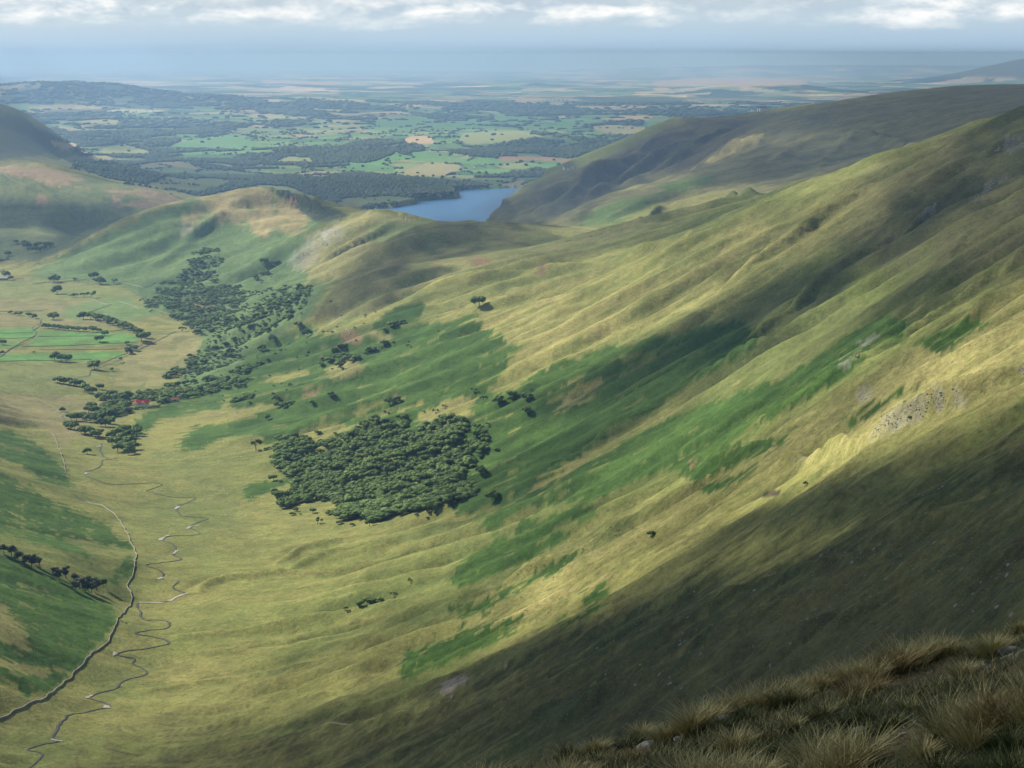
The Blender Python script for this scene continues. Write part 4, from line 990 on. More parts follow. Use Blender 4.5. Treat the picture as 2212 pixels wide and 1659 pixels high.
px_row([(1000,1560),(1050,1600),(1100,1640),(1150,1605),(1200,1600),(1230,1525),(1120,1500),(1060,1530),(1170,1545),(1190,1650),(1130,1665),(1100,1570),(1010,1610),(1060,1670),(1240,1500),(1160,1690)], T4, 24, 'oak', 'tree in the dense dark copse at the bend of the stream', 'dense copse at the stream bend')
for n_o, (u, v, w) in enumerate(((774,1311,14),(780,1309,22),(793,1305,24),(806,1303,20),(820,1299,16))):
    px_tree(u, v, w, 'oak', ORD[n_o]+' bush from the left in the little clump on the lower slope', 'little clump on the lower slope', hr=.8)
def T6(x, y): return x*.41346, 973+y*.41346
for n_o, (x, y, w) in enumerate(sorted(((20,540,50),(60,555,60),(95,585,60),(130,605,60),(165,612,66),(205,605,52),(285,655,50),(310,680,56),(345,668,60),(385,690,50),(415,722,60),(445,735,56),(480,748,60),(505,730,60),(540,708,40),(395,730,52),(455,708,56)))):
    u, v = T6(x, y); px_tree(u, v, w*.41346*1.3, 'pine', ORD[n_o]+' pine from the left in the dark line across the left bracken slope', 'pines across the left slope', name='pine_tree', hr=1.0, wide=1.15)
for n_o, (x, y, w) in enumerate(sorted(((135,1465,40),(235,1505,60),(310,1545,70),(325,1500,60),(405,1500,60),(435,1490,45),(70,1570,50),(15,1630,40),(215,1480,50),(380,1520,50)))):
    px_tree(x*.2507, 159.3+y*.2507, w*.2507*1.15, 'oak', ORD[n_o]+' dark tree from the left in the shaded group at the far valley mouth', 'shaded group at the valley mouth')
def poly_px(tf, pts): return [tf(x, y) for x, y in pts]
def scatter(poly, sp, seed, jit=0.4):
    """world points inside a polygon given in pixels, sp metres apart"""
    P = [hit(u, v) for u, v in poly]; P = [p for p in P if p]
    W = [(p[0], p[1]) for p in P]; A_ = np.array(W)
    x0, y0 = A_.min(0); x1, y1 = A_.max(0)
    gx, gy = np.meshgrid(np.arange(x0, x1, sp), np.arange(y0, y1, sp))
    r = np.random.default_rng(seed)
    gx = gx.ravel()+r.uniform(-jit, jit, gx.size)*sp; gy = gy.ravel()+r.uniform(-jit, jit, gy.size)*sp
    z = zat(gx, gy); u, v = project(gx, gy, z)
    m = inside(u, v, poly)
    return gx[m], gy[m], z[m]
FRINGE = []
WOOD = poly_px(TW, [(240,490),(340,458),(470,500),(485,545),(600,490),(680,440),(750,405),(900,345),(1000,335),(1110,362),(1060,412),(980,425),(920,462),(1050,435),(1160,465),(1250,405),(1330,352),(1450,340),(1475,370),(1470,460),(1390,525),(1500,560),(1520,470),(1570,440),(1630,480),(1650,550),(1520,612),(1510,645),(1480,700),(1430,745),(1550,850),(1400,925),(1200,968),(1140,975),(920,1030),(830,1050),(800,1015),(650,1025),(630,935),(560,895),(460,895),(240,950),(230,925),(280,835),(290,785),(430,760),(300,735),(240,700),(180,655),(200,570)])
gx, gy, gz_ = scatter(WOOD, 9.8, 5)
fr = np.random.default_rng(77)
for i in range(len(WOOD)):
    (ua, va), (ub, vb) = WOOD[i], WOOD[(i+1) % len(WOOD)]
    for k in range(max(1, int(math.hypot(ub-ua, vb-va)/16))):
        f_ = fr.random(); u_, v_ = ua+(ub-ua)*f_+fr.normal(0, 12), va+(vb-va)*f_+fr.normal(0, 9)
        if not inside(np.array([u_]), np.array([v_]), WOOD)[0]: FRINGE.append((u_, v_, fr.uniform(2.5, 8)))
order = np.argsort(gy)
rr = random.Random(4)
stuff_pts = []; scrub_pts = []
for u_, v_, h_ in FRINGE:
    p = hit(u_, v_)
    if p: (stuff_pts if h_ > 5 else scrub_pts).append((p[0], p[1], p[2], h_))
wood_n_ = 0
for i in order:
    x, y, z = gx[i], gy[i], gz_[i]
    k = rr.random(); h = rr.uniform(7.5, 13.5)
    if wood_n_ < 215:
        kd = 'pale' if k < .04 else 'oak'
        tree(x, y, z, h, kd, int(x*3+y), 'paler green broadleaf tree among the dark crowns of the hillside wood' if kd == 'pale' else 'dark green broadleaf tree in the dense wood on the right-hand hillside',
             'paler trees in the hillside wood' if kd == 'pale' else 'trees of the dense hillside wood', name='oak_tree', wide=rr.uniform(1.25, 1.75))
        wood_n_ += 1
    else: stuff_pts.append((x, y, z, h*1.05))
HW = [[(220,170),(240,90),(350,15),(510,45),(500,80),(380,160),(440,230),(420,280),(330,330),(420,380),(700,360),(760,520),(650,560),(640,660),(400,790),(280,775),(170,680),(60,640),(0,520),(-120,600),(-180,540),(0,300),(120,290),(160,240)],
 [(640,760),(760,640),(900,540),(1080,400),(1120,360),(1240,355),(1340,385),(1350,410),(1200,500),(1180,570),(900,640),(900,700),(740,780)],
 [(190,1060),(220,1000),(300,1000),(420,1040),(560,950),(680,850),(900,760),(1050,680),(1240,605),(1250,630),(1130,700),(900,800),(760,850),(690,940),(690,985),(600,1010),(400,1050),(260,1110),(100,1190),(0,1215),(0,1180)],
 [(600,1160),(680,1100),(860,1035),(1050,940),(1130,935),(1120,970),(950,1045),(800,1120),(680,1170)],
 [(0,1270),(200,1250),(450,1190),(590,1180),(590,1210),(850,1215),(1040,1165),(1030,1195),(800,1255),(560,1310),(460,1330),(420,1340),(200,1380),(0,1420)],
 [(590,1415),(700,1370),(860,1335),(860,1355),(640,1440)], [(1340,1050),(1440,990),(1600,890),(1690,890),(1680,920),(1560,980),(1680,990),(1700,1010),(1980,880),(1990,900),(1660,1065),(1480,1100)],
 [(1930,790),(2000,740),(2210,650),(2212,670),(1960,805)], [(1010,1450),(1140,1405),(1270,1420),(1280,1445),(1180,1470),(1030,1472)], [(780,300),(850,230),(980,240),(980,290),(880,335)]]
for k, q in enumerate(HW):
    a, b, c = scatter(poly_px(T5, q), (15.0, 14.5, 15, 14, 14, 12, 15, 13, 12, 16)[k], 50+k)
    for x, y, z in zip(a, b, c):
        if fbm(np.array([x/110]), np.array([y/38]), 15, 2)[0] > .51: stuff_pts.append((x, y, z, rr.uniform(6.5, 13)))
    a, b, c = scatter(poly_px(T5, q), 9.0, 80+k)
    for x, y, z in zip(a, b, c):
        if rr.random() < .3 and fbm(np.array([x/60]), np.array([y/60]), 18, 2)[0] > .46: scrub_pts.append((x, y, z, rr.uniform(2.5, 6)))
BAND = [(265,628),(330,650),(385,600),(440,545),(480,560),(470,600),(520,630),(600,620),(680,618),(665,655),(620,700),(560,735),(500,785),(430,830),(340,862),(350,845),(425,765),(436,728),(380,692),(330,668)]
for sp, pr, h0, h1, sd_ in ((15.0, .12, 7, 12, 71), (9.0, .22, 2.5, 6, 72)):
    a, b, c = scatter(BAND, sp, sd_)
    for x, y, z in zip(a, b, c):
        if fbm(np.array([x/90+3]), np.array([y/90]), 16, 2)[0] > .44 and rr.random() < pr*(1.2 if h0 > 5 else 1.6): (stuff_pts if h0 > 5 else scrub_pts).append((x, y, z, rr.uniform(h0, h1)))
lodge_px = [(205,905),(218,882),(275,858),(330,848),(372,845),(378,858),(336,884),(300,893),(262,900)]
a, b, c = scatter(lodge_px, 12.0, 99)
for x, y, z in zip(a, b, c):
    u, v = project(x, y, z)
    if 276 < u < 345 and 866 < v < 903: continue
    if 362 < u < 396 and 860 < v < 876: continue
    stuff_pts.append((x, y, z, rr.uniform(8, 13)))
for u in range(282, 345, 6):
    p = hit(u, 886-(u-282)*.10)
    if p: stuff_pts.append((p[0], p[1], p[2], 6.0))
# scattered scrub on the bracken slopes
a, b, c = scatter([(400,850),(560,740),(700,640),(1000,720),(900,760),(640,860),(460,880)], 26, 120)
for x, y, z in zip(a, b, c):
    if rr.random() < .18: scrub_pts.append((x, y, z, rr.uniform(2, 5)))
def crowns_stuff(pts, name, mat, seed, kinds=('oak',), lo=False):
    r = np.random.default_rng(seed); V, F = [], []; nv = 0
    src = []
    if lo:
        for k in range(6):
            v, f = ICO1; n = fbm(v[:, 0]*1.7+k*5, v[:, 1]*1.7+v[:, 2]*2, 400+k, 2)
            src.append((v*(.55+.8*n)[:, None]*np.array([.62, .62, .55])+np.array([0, 0, .42]), f))
    else:
        for k in range(5):
            me = KINDS[('oak', k)][0]
            v = np.empty(len(me.vertices)*3); me.vertices.foreach_get('co', v); f = np.empty(len(me.polygons)*3, int); me.loops.foreach_get('vertex_index', f)
            src.append((v.reshape(-1, 3), f.reshape(-1, 3)))
    for i, p in enumerate(pts):
        v, f = src[r.integers(len(src))]
        a = r.uniform(0, 6.28); s = p[3]; w = s*(p[4] if len(p) > 4 else r.uniform(.95, 1.35)); ca, sa = math.cos(a), math.sin(a)
        vv = np.stack([(v[:, 0]*ca-v[:, 1]*sa)*w+p[0], (v[:, 0]*sa+v[:, 1]*ca)*w+p[1], v[:, 2]*s+p[2]-0.1*s], 1)
        V.append(vv); F.append(f+nv); nv += len(vv)
    me = raw_mesh(bpy.data.meshes.new(name), np.concatenate(V), np.concatenate(F))
    return link_obj(name, me, mat, kind='stuff')
o = crowns_stuff(stuff_pts, 'hillside_woodland', LEAF, 3)
o['label'] = 'dense broadleaf woodland in lines and patches down the middle hillside'

o = crowns_stuff(scrub_pts, 'scrub', leaf_material('scrub_leaves', (.050, .085, .022), (.120, .165, .050)), 4)
o['label'] = 'paler hawthorn and bramble scrub between the hillside trees'

# lowland woods and hedgerow trees: more than anyone could count
def far_trees():
    r = np.random.default_rng(12); pts = []
    for (D0, D1, sp, hs, we) in ((8300, 10500, 12.5, (8, 15), 1.15), (10500, 13500, 17, (10, 17), 1.3), (13500, 17500, 26, (12, 20), 1.6), (17500, 26000, 60, (16, 30), 2.6)):
        n = int(0.27*2*0.5*(D1**2-D0**2)/(sp*sp))
        D = np.sqrt(r.uniform(D0**2, D1**2, n)); t = r.uniform(-.27, .27, n); x = t*D
        z = zat(x, D); u, v = project(x, D, z)
        dk = sample(WOODIMG, u, v)
        ids, bd = bands(x, D)
        wn = fbm(x/1500+4, D/2600, 61, 3)
        clear_ = fbm(x/330+8, D/560, 67, 2)
        wood = ((dk > .5) & (clear_ > .40)) | (sstep(.59, .65, wn+(ids-.5)*.26)*sstep(10000, 11500, D) > .6)
        gap = fbm(x/120, D/120, 66, 2)
        hedge = (bd < sp*0.75) & (gap > .52) & ~wood
        lone = r.random(n) < .004
        tx, lx = x, D
        okk = (wood | hedge | lone) & (z > WATER+1.2) & ~((u > 1120) & (z > 235) & (D < 12000)) & ~((u < 140) & (z > 260) & (D < 11800))
        okk &= ~inside(x, D, lkw)
        pu_ = sample(OPENIMG, u, v) > .5
        okk &= ~(pu_ & ~lone)
        for i in np.nonzero(okk)[0]:
            h = r.uniform(*hs)*(1 if wood[i] or lone[i] else r.uniform(.4, .95)); pts.append((x[i], D[i], z[i], h, we))
    return pts
WOODIMG = layer(WOODS, 1)
OPENIMG = layer([[990,306,1000,290,1050,282,1130,282,1178,296,1100,306,1020,313],[367,314,400,304,450,297,504,294,558,306,545,326,470,324,396,321],[868,303,900,294,932,293,938,309,880,310],[866,381,875,368,900,358,940,360,985,373,950,381],[903,356,930,350,1000,357,985,370,940,359],
  [1324,252,1335,249,1414,251,1400,259],[119,348,150,337,235,337,246,343,160,347],[1270,272,1330,270,1410,276,1380,290,1300,286],[597,347,620,338,670,340,678,352,600,353],[90,302,170,310,168,320,138,322],[216,327,225,318,270,312,335,329,320,334,215,333],[1070,338,1140,337,1248,344,1320,342,1310,350,1090,348]], 0)
fp = far_trees(); print('far trees', len(fp), 'woodland', len(stuff_pts), 'trees', NT_TREES)
o = crowns_stuff(fp, 'lowland_woodland', FARLEAF, 8, lo=True)
o['label'] = 'blue-green woods, hedges and shelter belts spread over the distant lowland'


# ---------------------------------------------------------------- stream, paths, walls
def world_line(pts, tf=None, step=6.0, smooth=True, dmin=450):
    P = []
    for i in range(0, len(pts), 2):
        u, v = (pts[i], pts[i+1]) if tf is None else tf(pts[i], pts[i+1])
        p = hit(u, v, dmin, Z=ZB)
        if p: P.append(p[:2])
    P = np.array(P)
    if smooth and len(P) > 2:                      # Catmull-Rom
        Q = []
        E = np.vstack([2*P[0]-P[1], P, 2*P[-1]-P[-2]])
        for i in range(1, len(E)-2):
            n = max(2, int(np.linalg.norm(E[i+1]-E[i])/step))
            for t in np.linspace(0, 1, n, endpoint=False):
                a, b, c, d = E[i-1], E[i], E[i+1], E[i+2]
                Q.append(.5*((2*b)+(c-a)*t+(2*a-5*b+4*c-d)*t*t+(3*b-a-3*c+d)*t**3))
        Q.append(P[-1]); P = np.array(Q)
        nn = np.gradient(P, axis=0); nn = np.stack([-nn[:, 1], nn[:, 0]], 1)/(np.linalg.norm(nn, axis=1)[:, None]+1e-6)
        P = P + nn*((fbm(P[:, 0]/14, P[:, 1]/14, 61, 3)-.5)*4.0)[:, None]
    else:
        Q = []
        for a, b in zip(P[:-1], P[1:]):
            n = max(1, int(np.linalg.norm(b-a)/step))
            for t in np.linspace(0, 1, n, endpoint=False): Q.append(a+(b-a)*t)
        Q.append(P[-1]); P = np.array(Q)
    return P
def ribbon(P, w, lift, seed=0, vary=.5, cross=3):
    d = np.gradient(P, axis=0); l = np.linalg.norm(d, axis=1)[:, None]+1e-6; n = np.stack([-d[:, 1], d[:, 0]], 1)/l
    ww = w*(1-vary/2+vary*fbm(np.arange(len(P))*.25, np.full(len(P), seed), seed, 2))
    V = []
    for k in np.linspace(-1, 1, cross):
        q = P+n*(ww*k)[:, None]*.5; V.append(np.column_stack([q, zat(q[:, 0], q[:, 1])+lift-0.15*abs(k)]))
    V = np.stack(V, 1).reshape(-1, 3)
    idx = np.arange(len(V)).reshape(-1, cross)
    q = np.stack([idx[:-1, :-1], idx[:-1, 1:], idx[1:, 1:], idx[1:, :-1]], -1).reshape(-1, 4)
    return V, q
def ribbons(name, lines, mat, kind):
    V, F = [], []; nv = 0
    for v, f in lines: V.append(v); F.append(f+nv); nv += len(v)
    return link_obj(name, raw_mesh(bpy.data.meshes.new(name), np.concatenate(V), np.concatenate(F), True), mat, kind=kind)
BECK = [[62,1662,89,1631,60,1620,100,1608,132,1602,112,1595,125,1570,155,1544,190,1535,229,1529,231,1519,205,1512,188,1507,215,1496,252,1486,255,1475,269,1469,300,1462,318,1453,300,1440,285,1432,289,1424,270,1420,252,1414,268,1408,310,1402,364,1391,347,1380,320,1375,291,1370,320,1362,360,1358,366,1345,340,1340,310,1338,304,1322,298,1304,330,1301,360,1300,385,1288,400,1279,376,1271,387,1256],
        [335,1252,353,1242,340,1232,318,1225,350,1217,391,1209,374,1199,380,1188,370,1175,351,1166,372,1158,430,1155,420,1145,407,1139,425,1130,447,1120,420,1117,392,1114,385,1105,378,1095,400,1088,422,1075,390,1075,343,1068,330,1064,316,1060,349,1048,335,1043,300,1044,250,1046,215,1040,182,1021,200,1014,219,1006,223,994,252,990],
        [256,995,235,992,220,981,216,970,220,958], [205,940,185,925,150,912,135,900,150,895,183,893], [210,860,190,850,170,842], [124,827,160,818,190,812,200,800,238,787,258,777,290,757,310,742], [1.0,770,20,758,50,742,78,722,70,708,86,700,90,690]]
mud = plain_material('peat_bank', (.055, .048, .036), (.028, .026, .022), .5)
grv = plain_material('river_gravel', (.40, .38, .33), (.20, .19, .16), 1.2, bump=.2)
ribbons('stream_bank', [ribbon(world_line(q, step=3), 2.1 if k < 2 else 2.2, .22, k, .7) for k, q in enumerate(BECK)], mud, 'structure')
ribbons('stream', [ribbon(world_line(q, step=3), 1.35 if k < 5 else 1.1, .42, k, .9) for k, q in enumerate(BECK[:6])], water_material('stream_water', (.026, .028, .026), .5, .4, 1.5), 'structure')
BARS = [[405,1281,390,1287,365,1299],[430,1135,412,1138,407,1143],[365,1157,350,1163,345,1168],[300,1302,330,1302,352,1303],[190,1510,186,1506,196,1501],[182,893,160,896,140,900],[183,1022,186,1020,192,1019],[352,1247,340,1251],[245,1416,250,1410],[112,1597,120,1600,134,1603],[230,1524,231,1530],[386,1094,378,1100],[375,1197,382,1190],[208,966,218,964]]
ribbons('gravel_bar', [ribbon(world_line(q, step=2), 3.2, .55, 50+k, 1.5) for k, q in enumerate(BARS)], grv, 'structure')
pth = plain_material('path_earth', (.24, .215, .14), (.16, .15, .085), .8)
PATHS = [[*T4(490,1078),*T4(600,1085),*T4(680,1105),*T4(740,1130)], [*T4(260,1130),*T4(300,1165),*T4(330,1190),*T4(450,1250),*T4(530,1300)],
         [600,1600,660,1588,740,1572,830,1550,900,1535,960,1512], [0,926,60,930,110,935], [370,868,420,866,470,858],
         [1180,560,1240,548,1350,540,1420,525], [*T5(2050,760),*T5(2120,728),*T5(2210,720)]]
ribbons('path', [ribbon(world_line(q, step=5), (1.6, 1.6, 1.1, 1.2, 2.2, 1.2, 2.2)[k], .30, 80+k, .9) for k, q in enumerate(PATHS)], pth, 'structure')
# dry-stone walls
def wall_mesh(P, w, h, seed):
    d = np.gradient(P, axis=0); l = np.linalg.norm(d, axis=1)[:, None]+1e-6; n = np.stack([-d[:, 1], d[:, 0]], 1)/l
    r = np.random.default_rng(seed); N = len(P)
    hh = h*(.82+.3*r.random(N)); ww = w*(.85+.3*r.random(N))
    V = []
    for k, z in ((-.62, -.5), (-.42, 1.0), (.42, 1.0), (.62, -.5)):
        q = P+n*(ww*k)[:, None]+r.uniform(-.1, .1, (N, 1))*n
        V.append(np.column_stack([q, zat(q[:, 0], q[:, 1])+(hh if z > 0 else -.4)]))
    V = np.stack(V, 1).reshape(-1, 3)
    idx = np.arange(len(V)).reshape(-1, 4)
    q = np.stack([idx[:-1, :-1], idx[:-1, 1:], idx[1:, 1:], idx[1:, :-1]], -1).reshape(-1, 4)
    q = np.concatenate([q, [[0, 1, 2, 3]], [idx[-1][::-1]]])
    return raw_mesh(bpy.data.meshes.new('stone_wall'), V, q)
WALLM = plain_material('dry_stone', (.27, .25, .20), (.15, .14, .11), 1.6, bump=.3)
WALLD = plain_material('dark_stone', (.16, .14, .11), (.09, .08, .065), 1.6, bump=.3)
WALLS = [
 ([-40,1562,0,1550,50,1529,99,1507,136,1478,178,1436,207,1405,236,1383,250,1354,256,1337,281,1308,284,1283,275,1263,281,1246,289,1234,296,1205,292,1190,285,1176,273,1147,256,1122,232,1101,198,1083,165,1070], 1.1, 1.9, WALLM, 'long pale boundary wall along the foot of the bracken slope, lower left'),
 ([139,1020,141,1015,136,990,128,970,118,945,110,933], .9, 1.5, WALLM, 'short pale wall running up from the valley floor above the left bracken'),
 ([*T4(110,118),*T4(230,115),*T4(290,160),*T4(430,145),*T4(650,132),*T4(780,122),*T4(900,140),*T4(1100,150),*T4(1200,170),*T4(1300,190),*T4(1400,150)], 1.2, 2.0, WALLM, 'pale head wall along the top of the valley meadows'),
 ([*T4(820,290),*T4(900,325),*T4(960,338),*T4(1000,342)], 1.1, 1.8, WALLM, 'short pale wall below the ragged tree cluster'),
 ([*T4(1065,315),*T4(1180,350),*T4(1250,385)], 1.1, 1.8, WALLM, 'pale wall dropping to the lower edge of the hillside wood'),
 ([*T4(1360,385),*T4(1430,402),*T4(1500,425)], 1.0, 1.6, WALLM, 'short pale wall along the earthy cut below the wood'),
 ([*T4(0,820),*T4(60,770),*T4(160,710),*T4(230,665),*T4(320,620),*T4(300,585),*T4(350,545),*T4(362,490)], 1.1, 1.7, WALLD, 'dark wall beside the sunken lane crossing the left meadows'),
 ([*T4(0,605),*T4(150,603),*T4(300,600)], .9, 1.4, WALLD, 'dark field wall across the upper green meadow, left of the lane'),
 ([*T4(0,652),*T4(160,648),*T4(310,636)], .9, 1.4, WALLD, 'dark field wall across the middle of the green meadow, left of the lane'),
 ([*T4(345,632),*T4(560,630),*T4(880,628)], .9, 1.4, WALLD, 'dark field wall through the green meadow, right of the lane'),
 ([*T4(360,562),*T4(600,586),*T4(900,600),*T4(1100,575)], .9, 1.4, WALLD, 'dark field wall at the foot of the straight tree row'),
 ([*T4(200,724),*T4(600,715),*T4(900,700),*T4(1230,686)], .9, 1.4, WALLD, 'dark field wall along the lower edge of the bright green meadow'),
 ([*T4(350,755),*T4(700,752),*T4(1110,745)], .9, 1.4, WALLD, 'dark field wall above the lower green meadow'),
 ([*T4(0,858),*T4(250,850),*T4(480,852),*T4(700,845),*T4(830,838)], .9, 1.4, WALLD, 'dark field wall below the meadow clump of trees'),
 ([*T4(900,885),*T4(1000,840),*T4(1100,800),*T4(1240,755),*T4(1400,680),*T4(1580,590)], .9, 1.4, WALLD, 'dark field wall climbing from the lane tree to the wood'),
 ([*T4(0,410),*T4(230,408),*T4(380,400)], .9, 1.4, WALLD, 'dark wall along the upper meadow track'),
 ([*T4(700,440),*T4(850,400),*T4(1000,345)], .9, 1.4, WALLD, 'dark wall crossing the upper green meadow to the pale wall end'),
 ([*T5(1235,715),*T5(1330,745),*T5(1400,770),*T5(1450,800),*T5(1560,795),*T5(1680,820)], 1.2, 1.8, WALLM, 'pale wall zigzagging across the hillside from the tree to the rust-coloured scree'),
 ([5,377,30,392,65,404], 1.6, 2.4, WALLM, 'pale wall line on the shoulder of the far left hill'),
 ([114,427,150,451,170,465,175,485], 1.6, 2.4, WALLM, 'pale wall descending the shaded flank of the far left hill'),
 ([0,475,75,470,140,467,170,470], 1.6, 2.4, WALLM, 'level pale wall across the shaded foot of the far left hill'),
 ([53,474,63,487,66,498], 1.6, 2.2, WALLM, 'short pale wall between the two far left pastures')]
for k, (q, w, h, m, lab) in enumerate(WALLS):
    w, h = w*.62, h*.58
    P = world_line(q, step=2.5 if k < 2 else 4, smooth=True)
    o = link_obj('stone_wall', wall_mesh(P, w, h, 500+k), m); tag(o, lab, 'wall', 'dry-stone walls of the valley')

# ---------------------------------------------------------------- buildings
def box(V, F, x0, x1, y0, y1, z0, z1):
    o = len(V); V += [(x0,y0,z0),(x1,y0,z0),(x1,y1,z0),(x0,y1,z0),(x0,y0,z1),(x1,y0,z1),(x1,y1,z1),(x0,y1,z1)]
    F += [tuple(i+o for i in f) for f in ((0,3,2,1),(4,5,6,7),(0,1,5,4),(1,2,6,5),(2,3,7,6),(3,0,4,7))]
def gable(V, F, x0, x1, y0, y1, z0, zr, over=.3, along='x', th=.18):
    """pitched roof as two thick slopes"""
    o = len(V)
    if along == 'x':
        ym = (y0+y1)/2; a = [(y0-over, z0-over*.6), (ym, zr), (y1+over, z0-over*.6)]
        for x in (x0-over, x1+over): V += [(x, p[0], p[1]) for p in a]+[(x, p[0], p[1]-th) for p in a]
    else:
        xm = (x0+x1)/2; a = [(x0-over, z0-over*.6), (xm, zr), (x1+over, z0-over*.6)]
        for y in (y0-over, y1+over): V += [(p[0], y, p[1]) for p in a]+[(p[0], y, p[1]-th) for p in a]
    F += [tuple(i+o for i in f) for f in ((0,1,7,6),(1,2,8,7),(3,9,10,4),(4,10,11,5),(0,6,9,3),(2,5,11,8),(0,3,4,1),(1,4,5,2),(6,7,10,9),(7,8,11,10))]
def gwall(V, F, x0, x1, y0, y1, h, zr, along='x'):
    o = len(V)
    if along == 'x':
        ym = (y0+y1)/2; V += [(x0,y0,-2),(x1,y0,-2),(x1,y1,-2),(x0,y1,-2),(x0,y0,h),(x1,y0,h),(x1,y1,h),(x0,y1,h),(x0,ym,zr-.2),(x1,ym,zr-.2)]
        F += [tuple(i+o for i in f) for f in ((0,1,5,4),(1,2,6,9,5),(2,3,7,6),(3,0,4,8,7))]
    else:
        xm = (x0+x1)/2; V += [(x0,y0,-2),(x1,y0,-2),(x1,y1,-2),(x0,y1,-2),(x0,y0,h),(x1,y0,h),(x1,y1,h),(x0,y1,h),(xm,y0,zr-.2),(xm,y1,zr-.2)]
        F += [tuple(i+o for i in f) for f in ((0,1,5,8,4),(1,2,6,5),(2,3,7,9,6),(3,0,4,7))]
def part(name, VF, mat, parent):
    me = bpy.data.meshes.new(name); me.from_pydata(VF[0], [], VF[1]); return link_obj(name, me, mat, parent)
RED = plain_material('red_sheet_roof', (.62, .050, .040), (.50, .060, .050), .8, .6)
REDB = plain_material('faded_red_roof', (.42, .13, .09), (.34, .12, .09), .8, .7)
WHITE = plain_material('limewash', (.80, .78, .72), (.66, .63, .57), .6)
SLATE = plain_material('slate', (.23, .23, .24), (.15, .15, .16), .7)
GREYW = plain_material('grey_stone', (.36, .34, .30), (.24, .22, .20), .7)
PALER = plain_material('pale_roof', (.62, .58, .52), (.45, .42, .38), .6)
GLASS = plain_material('dark_glass', (.03, .035, .04), (.02, .02, .025), 1.0, .2)
def empty(name, loc, rz=0, **kw):
    r = bpy.data.objects.new(name, None); C.objects.link(r); r.location = loc; r.rotation_euler = (0, 0, rz); r.empty_display_size = 1
    tag(r, **kw); return r
# red-roofed lodge: long body with two gables to the front
p = hit(304, 878); L = empty('lodge', (p[0], p[1], p[2]+3.4), math.radians(8), label='long lodge with a bright red gabled roof among trees by the valley stream', cat='house')
W = ([], []); gwall(*W, -10.5, 13, -4, 4, 3.4, 7.2); gwall(*W, -10.3, -3.7, -8, -3.9, 3.4, 6.4, 'y'); gwall(*W, 1.8, 6.8, -6.6, -3.9, 3.4, 6.0, 'y'); part('wall', W, WHITE, L)
R_ = ([], []); gable(*R_, -10.5, 13, -4, 4, 3.4, 7.2, .6); gable(*R_, -10.3, -3.7, -8, 0, 3.45, 6.5, .6, 'y'); gable(*R_, 1.8, 6.8, -6.6, 0, 3.42, 6.1, .5, 'y'); rf = part('roof', R_, RED, L)
for cx_ in (-2.0, 8.5):
    q = ([], []); box(*q, cx_-.5, cx_+.5, -.4, .4, 6.6, 8.8); part('chimney', q, GREYW, rf)
for wx_, wy_ in ((-8.6, -8.06), (-5.6, -8.06), (-2, -4.06), (.2, -4.06), (3.2, -6.66), (5.2, -6.66), (8.5, -4.06), (11, -4.06)):
    q = ([], []); box(*q, wx_-.5, wx_+.5, wy_-.05, wy_+.1, 1.0, 2.6); part('window', q, GLASS, L)
p = hit(378, 868); L = empty('shed', (p[0], p[1], p[2]+1.6), math.radians(6), label='small barn with a dull red roof just right of the lodge', cat='barn')
W = ([], []); gwall(*W, -6, 6, -2.6, 2.6, 2.6, 4.8); part('wall', W, GREYW, L); R_ = ([], []); gable(*R_, -6, 6, -2.6, 2.6, 2.6, 4.8, .5); part('roof', R_, REDB, L)
q = ([], []); box(*q, -1.2, 1.2, -2.7, -2.5, 0, 2.2); part('door', q, GLASS, L)
def cottage(name, mats, sz=(10, 6, 4.5, 7.2)):
    r = bpy.data.objects.new(name, None); C.objects.link(r); r.empty_display_size = 1
    l, w, h, zr = sz
    W = ([], []); gwall(*W, -l/2, l/2, -w/2, w/2, h, zr); part('wall', W, mats[0], r)
    R_ = ([], []); gable(*R_, -l/2, l/2, -w/2, w/2, h, zr, .3); rf = part('roof', R_, mats[1], r)
    q = ([], []); box(*q, l/2-.9, l/2, -.4, .4, zr-.8, zr+1.0); part('chimney', q, mats[0], rf)
    for k in range(3):
        x = -l/2+l*(k+.5)/3
        q = ([], []); box(*q, x-.45, x+.45, -w/2-.06, -w/2+.1, 1.2, 2.6); part('window', q, GLASS, r)
    return r
def copy_tree(o, parent=None):
    c = o.copy(); C.objects.link(c); c.parent = parent
    for ch in [x for x in o.children]: copy_tree(ch, c)
    return c
protos = {'white_house': cottage('white_house', (WHITE, SLATE)), 'farm_barn': cottage('farm_barn', (GREYW, PALER), (16, 8, 4, 7)), 'stone_house': cottage('stone_house', (GREYW, SLATE))}
used = set(); hr = random.Random(9)
def house(kind, u, v, rz, sc, label, group=None, dmin=450, cat='house'):
    p = hit(u, v, dmin)
    if p is None: return
    o = protos[kind] if kind not in used else copy_tree(protos[kind]); used.add(kind)
    o.location = (p[0], p[1], p[2]+.6); o.rotation_euler = (0, 0, rz); o.scale = (sc, sc, sc); tag(o, label, cat, group)
house('farm_barn', 8, 605, .1, 1.25, 'pale-roofed farmhouse under trees at the left edge of the valley', cat='barn')
house('stone_house', 16, 562, .2, 1.1, 'small farm building in the shaded trees at the far valley mouth', cat='barn')
house('stone_house', 284, 763, .3, .7, 'little stone barn between two trees on the field edge', cat='barn')
